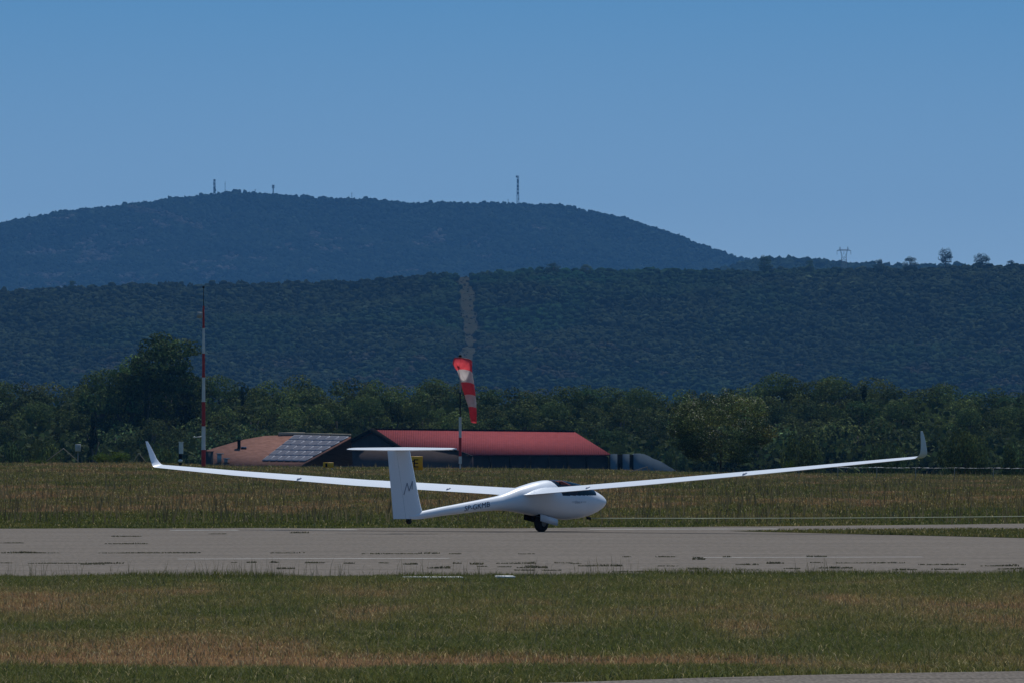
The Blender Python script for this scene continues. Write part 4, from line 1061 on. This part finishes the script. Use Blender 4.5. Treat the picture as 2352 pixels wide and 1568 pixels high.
tree("shrub", 'shrub', 2040, 990, 650, 130, "dark spreading shrub left of the near winglet", None, "shrub", idx=0)
tree("shrub", 'shrub', 2215, 975, 600, 150, "broad dark shrub behind the tape fence right of the near winglet", None, "shrub", idx=1)
tree("shrub", 'shrub', 2340, 990, 620, 120, "dark shrub cut by the right edge of the picture", None, "shrub", idx=0)
tree("shrub", 'shrub', 1552, 1010, 905, 70, "dark bush between the blue grey shed and the glinting olive bush", None, "shrub", idx=0)
tree("shrub", 'bright', 1812, 1048, 560, 30, "small yellow green bush at the foot of the glinting olive bush", None, "shrub")
olive = crown_mesh("crown", 88, 46000, 80, (0.66, 0.62, 1), 0.16, 0.0095, M_leaf_gloss, lo=0.0, base=(0.095, 0.118, 0.050), var=0.6)
o2 = tree2(olive, "olive_bush", 1655, 888, 545, 290, "large loose bush with glinting grey green leaves right of the sheds", 0.75, "shrub")

# undergrowth closing the foot of the wood
def leaf_bank(name, n, f, leaf, mat, label, base):
    x, y, z = f(n); c = np.stack([x, y, z], 1); nn = rng.normal(0, 1, (n, 3)); nn[:, 2] = np.abs(nn[:, 2]); nn /= np.linalg.norm(nn, axis=1)[:, None]
    a = np.cross(nn, rng.normal(0, 1, (n, 3))); a /= np.linalg.norm(a, axis=1)[:, None]; b = np.cross(nn, a); s = leaf * rng.uniform(.6, 1.3, n)[:, None]
    V = np.stack([c - a * s, c - b * s, c + a * s, c + b * s], 1).reshape(-1, 3)
    col = np.array(base) * np.exp(rng.normal(0, .3, n))[:, None]
    o = obj(name, raw_mesh(name, V, np.arange(n * 4).reshape(n, 4), mat, col=np.repeat(col, 4, axis=0))); tag(o, label, "undergrowth", kind="stuff")
def bank(n):
    x = rng.uniform(-75, 75, n); y = rng.uniform(925, 1120, n)
    top = -4.5 + 3.5 + 3.0 * fbm(x * 0.15, y * 0.1, 90, 3) + 3.5 * sstep(960, 1060, y); z = -4.6 + (top + 4.6) * rng.random(n) ** 0.5
    return x, y, z
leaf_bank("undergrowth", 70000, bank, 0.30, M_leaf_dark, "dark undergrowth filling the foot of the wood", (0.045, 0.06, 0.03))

# ------------------------------------------------------------------ hills
M_hill = noise_mat("hill_soil", (0.012, 0.016, 0.009), (0.022, 0.025, 0.014), 0.02, rough=1.0, spec=0.0)
M_hillleaf = leaf_mat("hill_forest", (1, 1, 1), rough=1.0, spec=0.0, trans=0.0)
def icos(sub):
    bm = bmesh.new(); bmesh.ops.create_icosphere(bm, subdivisions=sub, radius=1.0)
    v = np.array([p.co[:] for p in bm.verts]); f = np.array([[q_.index for q_ in fa.verts] for fa in bm.faces]); bm.free(); return v, f
def forest(name, x, y, z, rx, rz, col, sub, label, protos=8, rough=0.22):
    V0, F0 = icos(sub); Vs, Fs, Cs = [], [], []; off = 0; which = rng.integers(0, protos, len(x))
    for p in range(protos):
        s = which == p; m = s.sum()
        if not m: continue
        v = V0 * (1 + rng.normal(0, rough, len(V0)))[:, None]
        a = rng.uniform(0, 2 * np.pi, m); ca, sa = np.cos(a)[:, None], np.sin(a)[:, None]
        vx = (v[:, 0] * ca - v[:, 1] * sa) * rx[s][:, None] + x[s][:, None]; vy = (v[:, 0] * sa + v[:, 1] * ca) * rx[s][:, None] + y[s][:, None]; vz = v[:, 2] * rz[s][:, None] + z[s][:, None]
        Vs.append(np.stack([vx, vy, vz], -1).reshape(-1, 3)); Fs.append((F0[None] + (np.arange(m) * len(V0))[:, None, None] + off).reshape(-1, 3)); off += m * len(V0)
        Cs.append(np.repeat(col[s], len(V0), axis=0) * np.exp(np.random.default_rng(p).normal(0, 0.12, (m * len(V0), 1))))
    o = obj(name, raw_mesh(name, np.concatenate(Vs), np.concatenate(Fs), M_hillleaf, col=np.concatenate(Cs))); tag(o, label, "forest", kind="stuff"); return o
def hill(cx, cy, Dc, slope, relief, rs, lift):
    cX = (np.array(cx) - 1176) / F * Dc; cZ = CH + (980 - np.array(cy) - lift) / F * Dc
    def f(x, y):
        zc = np.interp(x, cX, cZ); back = np.maximum(y - Dc, 0)
        t = (Dc - y)
        z = zc - np.where(t > 0, t * slope, 0) - back * 0.25
        z = z + relief * (fbm(x / rs, y / rs * 0.8, 101, 4) - 0.5) * np.clip(np.abs(t) / 60, 0.08, 1)
        return np.maximum(z, -4.7)
    return f
# middle ridge
CX1 = [-800, -400, -200, 0, 200, 400, 600, 800, 870, 900, 1000, 1060, 1150, 1250, 1400, 1500, 1650, 1760, 1900, 2050, 2200, 2300, 2352, 2600, 3200]
CY1 = [720, 700, 690, 669, 656, 651, 650, 644, 640, 634, 629, 627, 626, 620, 621, 622, 622, 620, 620, 617, 614, 610, 608, 600, 590]
h1 = hill(CX1, CY1, 5000., 0.155, 16., 90., 11)
hx = np.linspace(-420, 420, 281); hy = np.concatenate([[4300, 4400, 4480], np.linspace(4520, 5060, 91), [5150, 5300]])
o = obj("hill", grid_mesh("hill", hx, hy, h1, M_hill)); tag(o, kind="structure")
def firebreak(x, y):      # pale track straight down the slope
    t = (5000 - y) / 330.0
    xc = np.interp(t, [0, 0.25, 0.5, 0.8, 1.1], [-23.0, -20.5, -19.0, -20.0, -21.5]) + 1.2 * (vnoise(y * 0.06, y * 0, 77) - 0.5); wd = np.interp(t, [0, 0.3, 0.8, 1.1], [3.0, 4.6, 4.2, 3.0]) * (0.7 + 0.6 * vnoise(y * 0.15, x * 0.3, 78))
    return np.abs(x - xc) < wd
n = 60000; x = rng.uniform(-300, 300, n); y = rng.uniform(4500, 5025, n)
fb = firebreak(x, y); x, y, fb = x, y, fb
pine_zone = 0.75 * sstep(0.50, 0.64, fbm(x / 60, y / 60, 111, 3)) * np.exp(-((x - 22) / 60) ** 2) + 0.35 * sstep(0.55, 0.66, fbm(x / 60, y / 60, 114, 3))
rx = rng.uniform(0.8, 1.9, n) * (1 + 0.35 * (fbm(x / 25, y / 25, 112, 2) - 0.5)); rx[fb] *= 0.35
keep = ~(fb & (rng.random(n) < 0.62)); rz = rx * rng.uniform(0.8, 1.25, n)
col = np.array([0.019, 0.027, 0.016]) * (0.75 + 0.5 * fbm(x / 30, y / 40, 140, 3))[:, None] * np.exp(rng.normal(0, 0.24, n))[:, None]
col = col * (1 - pine_zone[:, None]) + pine_zone[:, None] * np.array([0.011, 0.032, 0.016]) * np.exp(rng.normal(0, 0.22, n))[:, None]
col[fb] = np.array([0.036, 0.036, 0.021]) * rng.uniform(0.5, 1.1, (fb.sum(), 1))
rk = (fbm(x / 14, y / 20, 113, 3) > 0.70) & (y < 4760); col[rk] = np.array([0.040, 0.042, 0.032]) * rng.uniform(0.5, 1, (rk.sum(), 1))
x, y, rx, rz, col = x[keep], y[keep], rx[keep], rz[keep], col[keep]
forest("hillside_forest", x, y, h1(x, y) + rz * 0.75, rx, rz, col, 2, "dense scrub oak and pine covering the middle ridge")
# track soil strip
yy = np.linspace(4640, 5004, 60); tt = (5000 - yy) / 330; xc = np.interp(tt, [0, .25, .5, .8, 1.1], [-24, -20.5, -19, -20.5, -22.5]); V = []
for s_ in (-1, 0, 1):
    xx = xc + s_ * (3.4 + 0.8 * (vnoise(yy * .1, yy * 0 + s_, 5) - .5)); V.append(np.stack([xx, yy, h1(xx, yy) + 0.5 + 0 * xx], 1))
V = np.concatenate(V); Fq = []
for s_ in range(2):
    for i in range(59): Fq.append((s_ * 60 + i, (s_ + 1) * 60 + i, (s_ + 1) * 60 + i + 1, s_ * 60 + i + 1))
M_track = noise_mat("track_soil", (0.020, 0.024, 0.015), (0.042, 0.040, 0.027), 0.25, rough=1, detail=8, spec=0.0)
tr_ = obj("firebreak_track", raw_mesh("track", V, np.array(Fq), M_track)); tag(tr_, kind="structure")
# lone trees on the ridge line
for px, top, wp, kd, lb in ((2172, 582, 30, 'pine', "round headed pine with a bare trunk standing alone on the right ridge"), (2255, 591, 36, 'pine', "wide umbrella shaped pine on the ridge, rightmost of the lone pair"), (2090, 598, 34, 'dark', "dark rounded tree on the ridge left of the lone pair of pines"), (2020, 603, 26, 'dark', "small dark tree on the ridge right of the pylon"),
                            (1757, 596, 30, 'dark', "dark tree on the ridge where the far mountain meets it"), (1860, 604, 20, 'dark', "small upright tree on the ridge left of the pylon"), (1345, 614, 26, 'round', "low tree on the ridge right of the windsock's track"), (1270, 610, 30, 'dark', "dark clump tree on the middle ridge below the tall lattice tower"), (1525, 645, 30, 'dark', "dark tree a little below the middle ridge line"), (945, 642, 26, 'dark', "dark tree on the ridge left of the pale track"), (2322, 603, 20, 'dark', "small tree on the ridge near the right edge"), (166, 650, 18, 'dark', "small lone tree on the ridge near the left edge")):
    D = 4990.0; k = F / D; X = (px - 1176) / k; zb = float(h1(np.array([X]), np.array([D]))[0]); h = CH + (980 - top) / k - zb
    e_ = empty("pine_tree" if kd == 'pine' else "ridge_tree", (X, D, zb), rng.uniform(0, 6)); tag(e_, lb, "tree", "trees along the ridge line")
    env = {'pine': .44, 'dark': .35, 'round': .36}[kd]; s = wp / k / 2 / env
    c = obj("crown", CR[kd][rng.integers(len(CR[kd]))], e_); h *= 1.3; s *= 1.35; c.scale = (s, s, h); t = obj("trunk", TR[0], e_); t.scale = (s, s, h)
# second, bluer ridge behind on the right, with the pylon
h2 = hill([1300, 1500, 1640, 1700, 1760, 1850, 1950, 2050, 2150, 2300, 2500, 2900], [700, 660, 625, 606, 600, 600, 608, 612, 614, 620, 640, 700], 8500., 0.12, 6., 90., 6)
hx = np.linspace(0, 700, 101); hy = np.concatenate([[8000], np.linspace(8150, 8560, 40), [8800]])
o = obj("hill", grid_mesh("hill", hx, hy, h2, M_hill)); tag(o, kind="structure")
n = 7000; x = rng.uniform(60, 560, n); y = rng.uniform(8350, 8530, n); rx = rng.uniform(1.6, 3.4, n) * (0.7 + 0.8 * fbm(x / 12, y / 30, 120, 2)); col = np.array([0.014, 0.024, 0.017]) * np.exp(rng.normal(0, .2, n))[:, None]
forest("ridge_forest", x, y, h2(x, y) + rx * 0.5, rx, rx * rng.uniform(.8, 1.3, n), col, 2, "bluish woods on the ridge behind the pylon")
# far mountain
CX2 = [-900, -500, -200, 0, 100, 200, 300, 400, 480, 520, 600, 680, 750, 820, 900, 1000, 1100, 1150, 1200, 1270, 1310, 1370, 1430, 1500, 1570, 1640, 1700, 1760, 1900, 2100, 2500]
CY2 = [610, 570, 535, 514, 500, 487, 471, 458, 448, 445, 443, 449, 452, 457, 462, 466, 467, 466, 467, 467, 474, 487, 500, 519, 543, 570, 590, 612, 660, 720, 900]
h3 = hill(CX2, CY2, 12000., 0.20, 46., 170., 6)
hx = np.linspace(-1100, 900, 401); hy = np.concatenate([[10300, 10600, 10900], np.linspace(11000, 12100, 111), [12300, 12600]])
o = obj("mountain", grid_mesh("mountain", hx, hy, h3, M_hill)); tag(o, kind="structure")
n = 62000; x = rng.uniform(-700, 420, n); y = rng.uniform(11250, 12040, n)
pt = fbm(x / 40, y / 40, 131, 3)
rx = rng.uniform(1.7, 3.6, n) * (0.6 + 0.8 * pt); rz = rx * rng.uniform(0.7, 1.2, n)
col = np.array([0.013, 0.022, 0.016]) * np.exp(rng.normal(0, 0.25, n))[:, None]
rk = (fbm(x / 28, y / 34, 132, 4) > 0.60 + 0.00026 * (x + 560)) & (y < 11900); col[rk] = np.array([0.070, 0.072, 0.070]) * rng.uniform(0.3, 1.1, (rk.sum(), 1)); rz[rk] *= 0.8
rd_ = (np.abs(y - (11935 - (x + 435) * 1.6)) < 14) & (x > -440) & (x < -350); col[rd_] = np.array([0.045, 0.046, 0.04])
forest("mountain_forest", x, y, h3(x, y) + rz * 0.45, rx, rz, col, 2, "dense maquis covering the far mountain")

# lattice towers and pylon
def lattice(mb, base, top, w0, w1, n, r):
    P_ = []
    for i in range(n + 1):
        t = i / n; z = base + (top - base) * t; w_ = (w0 + (w1 - w0) * t) / 2; P_.append([Vector((a * w_, b * w_, z)) for a, b in ((-1, -1), (1, -1), (1, 1), (-1, 1))])
    for i in range(n):
        for k_ in range(4):
            mb.tube([P_[i][k_], P_[i + 1][k_]], r, 4); mb.tube([P_[i][k_], P_[i + 1][(k_ + 1) % 4]], r * .6, 4); mb.tube([P_[i + 1][k_], P_[i + 1][(k_ + 1) % 4]], r * .6, 4)
M_steel = noise_mat("tower_steel", (0.05, 0.055, 0.06), (0.09, 0.095, 0.1), 1, rough=0.6)
Dt = 11990.; kt = F / Dt
def tower(px, pyt, pyb, w0, w1, label, gear, r=0.22):
    X = (px - 1176) / kt; zb = CH + (980 - pyb) / kt; h = (pyb - pyt) / kt
    e_ = empty("telecom_tower", (X, Dt, zb - 4)); tag(e_, label, "tower", "masts on the mountain crest")
    mb = MB(); lattice(mb, 0, h + 4, w0, w1, 9, r); mb.build("lattice", M_steel, e_)
    for a, dx, wd, hg in gear:
        mb = MB(); mb.tube([(dx, -w0 / 2, 4 + h * a - hg / 2), (dx, -w0 / 2, 4 + h * a + hg / 2)], wd / 2, 8); mb.build("antenna", M_steel, e_)
tower(492.5, 413, 447, 2.2, 1.6, "dark antenna tower on the mountain top, leftmost tall one", ((.97, 0, 2.6, 1.8), (.72, -.6, 1.4, 3.), (.45, 0, 1.6, 2.4), (.3, .8, 2.2, 2.6), (.15, 0, 1.5, 2.0)), 0.3)
tower(1189.5, 404, 467, 2.6, 1.7, "tallest slender lattice tower, alone on the mountain's right shoulder", ((.97, -1.2, 2.2, 2.2), (.8, 0, 1.7, 5), (.62, 0, 2.0, 3.), (.5, 0, 2.2, 2.), (.36, 0, 2.4, 2.6), (.15, 1.0, 1.2, 2.)), 0.26)
tower(627.5, 426, 444, 1.2, 0.8, "short mast with a wide head on the mountain top", ((.85, -.9, 1.0, 4.0), (.85, .9, 1.0, 4.)), 0.22)
for px, a, b_, lb in ((517, 417, 447, "hair thin pole just right of the dark antenna tower"), (67, 490, 505, "thin pole on the mountain slope near the left edge"), (304, 463, 473, "tiny pole on the mountain's left slope"), (552, 436, 445, "tiny pole left of the wide headed short mast"), (808, 442, 456, "tiny pole on the crest right of the summit"), (1167, 458, 466, "stubby pole at the foot of the slender lattice tower"), (586, 435, 443, "tiny pole between the two masts at the summit")):
    X = (px - 1176) / kt; zb = CH + (980 - b_) / kt; mb = MB(); mb.tube([(0, 0, -3), (0, 0, (b_ - a) / kt)], 0.28, 6); mb.tube([(-0.8, 0, (b_ - a) / kt * .8), (0.8, 0, (b_ - a) / kt * .8)], 0.2, 5)
    tag(mb.build("antenna_pole", M_steel, loc=(X, Dt, zb)), lb, "pole", "thin poles on the mountain crest")
Dp = 8200.; kp = F / Dp; X = (1938.5 - 1176) / kp; zb = CH + (980 - 616) / kp; e_ = empty("power_pylon", (X, Dp, zb - 3)); tag(e_, "twin peaked electricity pylon on the ridge between the mountain and the lone pines", "pylon")
hp = (616 - 567) / kp + 3; r = 0.16
mb = MB(); lattice(mb, 0, hp * 0.58, 5.0, 3.6, 5, r); mb.build("tower_body", M_steel, e_)
mb = MB()
for s_ in (-1, 1):
    a = Vector((s_ * 1.8, 0, hp * .58)); b_2 = Vector((s_ * 2.7, 0, hp * .86)); mb.tube([a, b_2], r, 4); mb.tube([Vector((s_ * 0.6, 0, hp * .58)), b_2], r * .8, 4); mb.tube([b_2, Vector((s_ * 3.0, 0, hp))], r, 4); mb.tube([Vector((s_ * 4, 0, hp * .86)), Vector((s_ * 3.0, 0, hp))], r * .7, 4)
    mb.tube([Vector((s_ * 5.6, 0, hp * .835)), Vector((s_ * 3.8, 0, hp * .88))], r, 4)
mb.tube([(-5.6, 0, hp * .84), (5.6, 0, hp * .84)], r, 4); mb.tube([(-4, 0, hp * .89), (4, 0, hp * .89)], r, 4)
for i in range(10): mb.tube([(-4 + .8 * i, 0, hp * (.84 if i % 2 else .89)), (-4 + .8 * (i + 1), 0, hp * (.89 if i % 2 else .84))], r * .6, 4)
mb.build("cross_arm", M_steel, e_)
for xx in (-5.4, 0, 5.4): mb = MB(); mb.tube([(xx, 0, hp * .84), (xx, 0, hp * .84 - 3.0)], 0.16, 5); mb.build("insulator", M_steel, e_)

# ------------------------------------------------------------------ air
mb = MB(); X0_, X1_, Y0_, Y1_, Z0_, Z1_ = -9500., 9500., -400., 15000., -7.0, 330.
mb.box(((X0_ + X1_) / 2, (Y0_ + Y1_) / 2, (Z0_ + Z1_) / 2), (X1_ - X0_, Y1_ - Y0_, Z1_ - Z0_))
mh = bpy.data.materials.new("haze"); mh.use_nodes = True; t = mh.node_tree; t.nodes.clear()
pv = t.nodes.new("ShaderNodeVolumePrincipled"); pv.inputs['Color'].default_value = (0.16, 0.48, 1.0, 1); pv.inputs['Density'].default_value = 3.5e-5; pv.inputs['Anisotropy'].default_value = 0.0
ou = t.nodes.new("ShaderNodeOutputMaterial"); t.links.new(pv.outputs[0], ou.inputs['Volume'])
hz = mb.build("haze", mh); tag(hz, kind="stuff", label="thin blue haze over the whole valley", cat="haze")
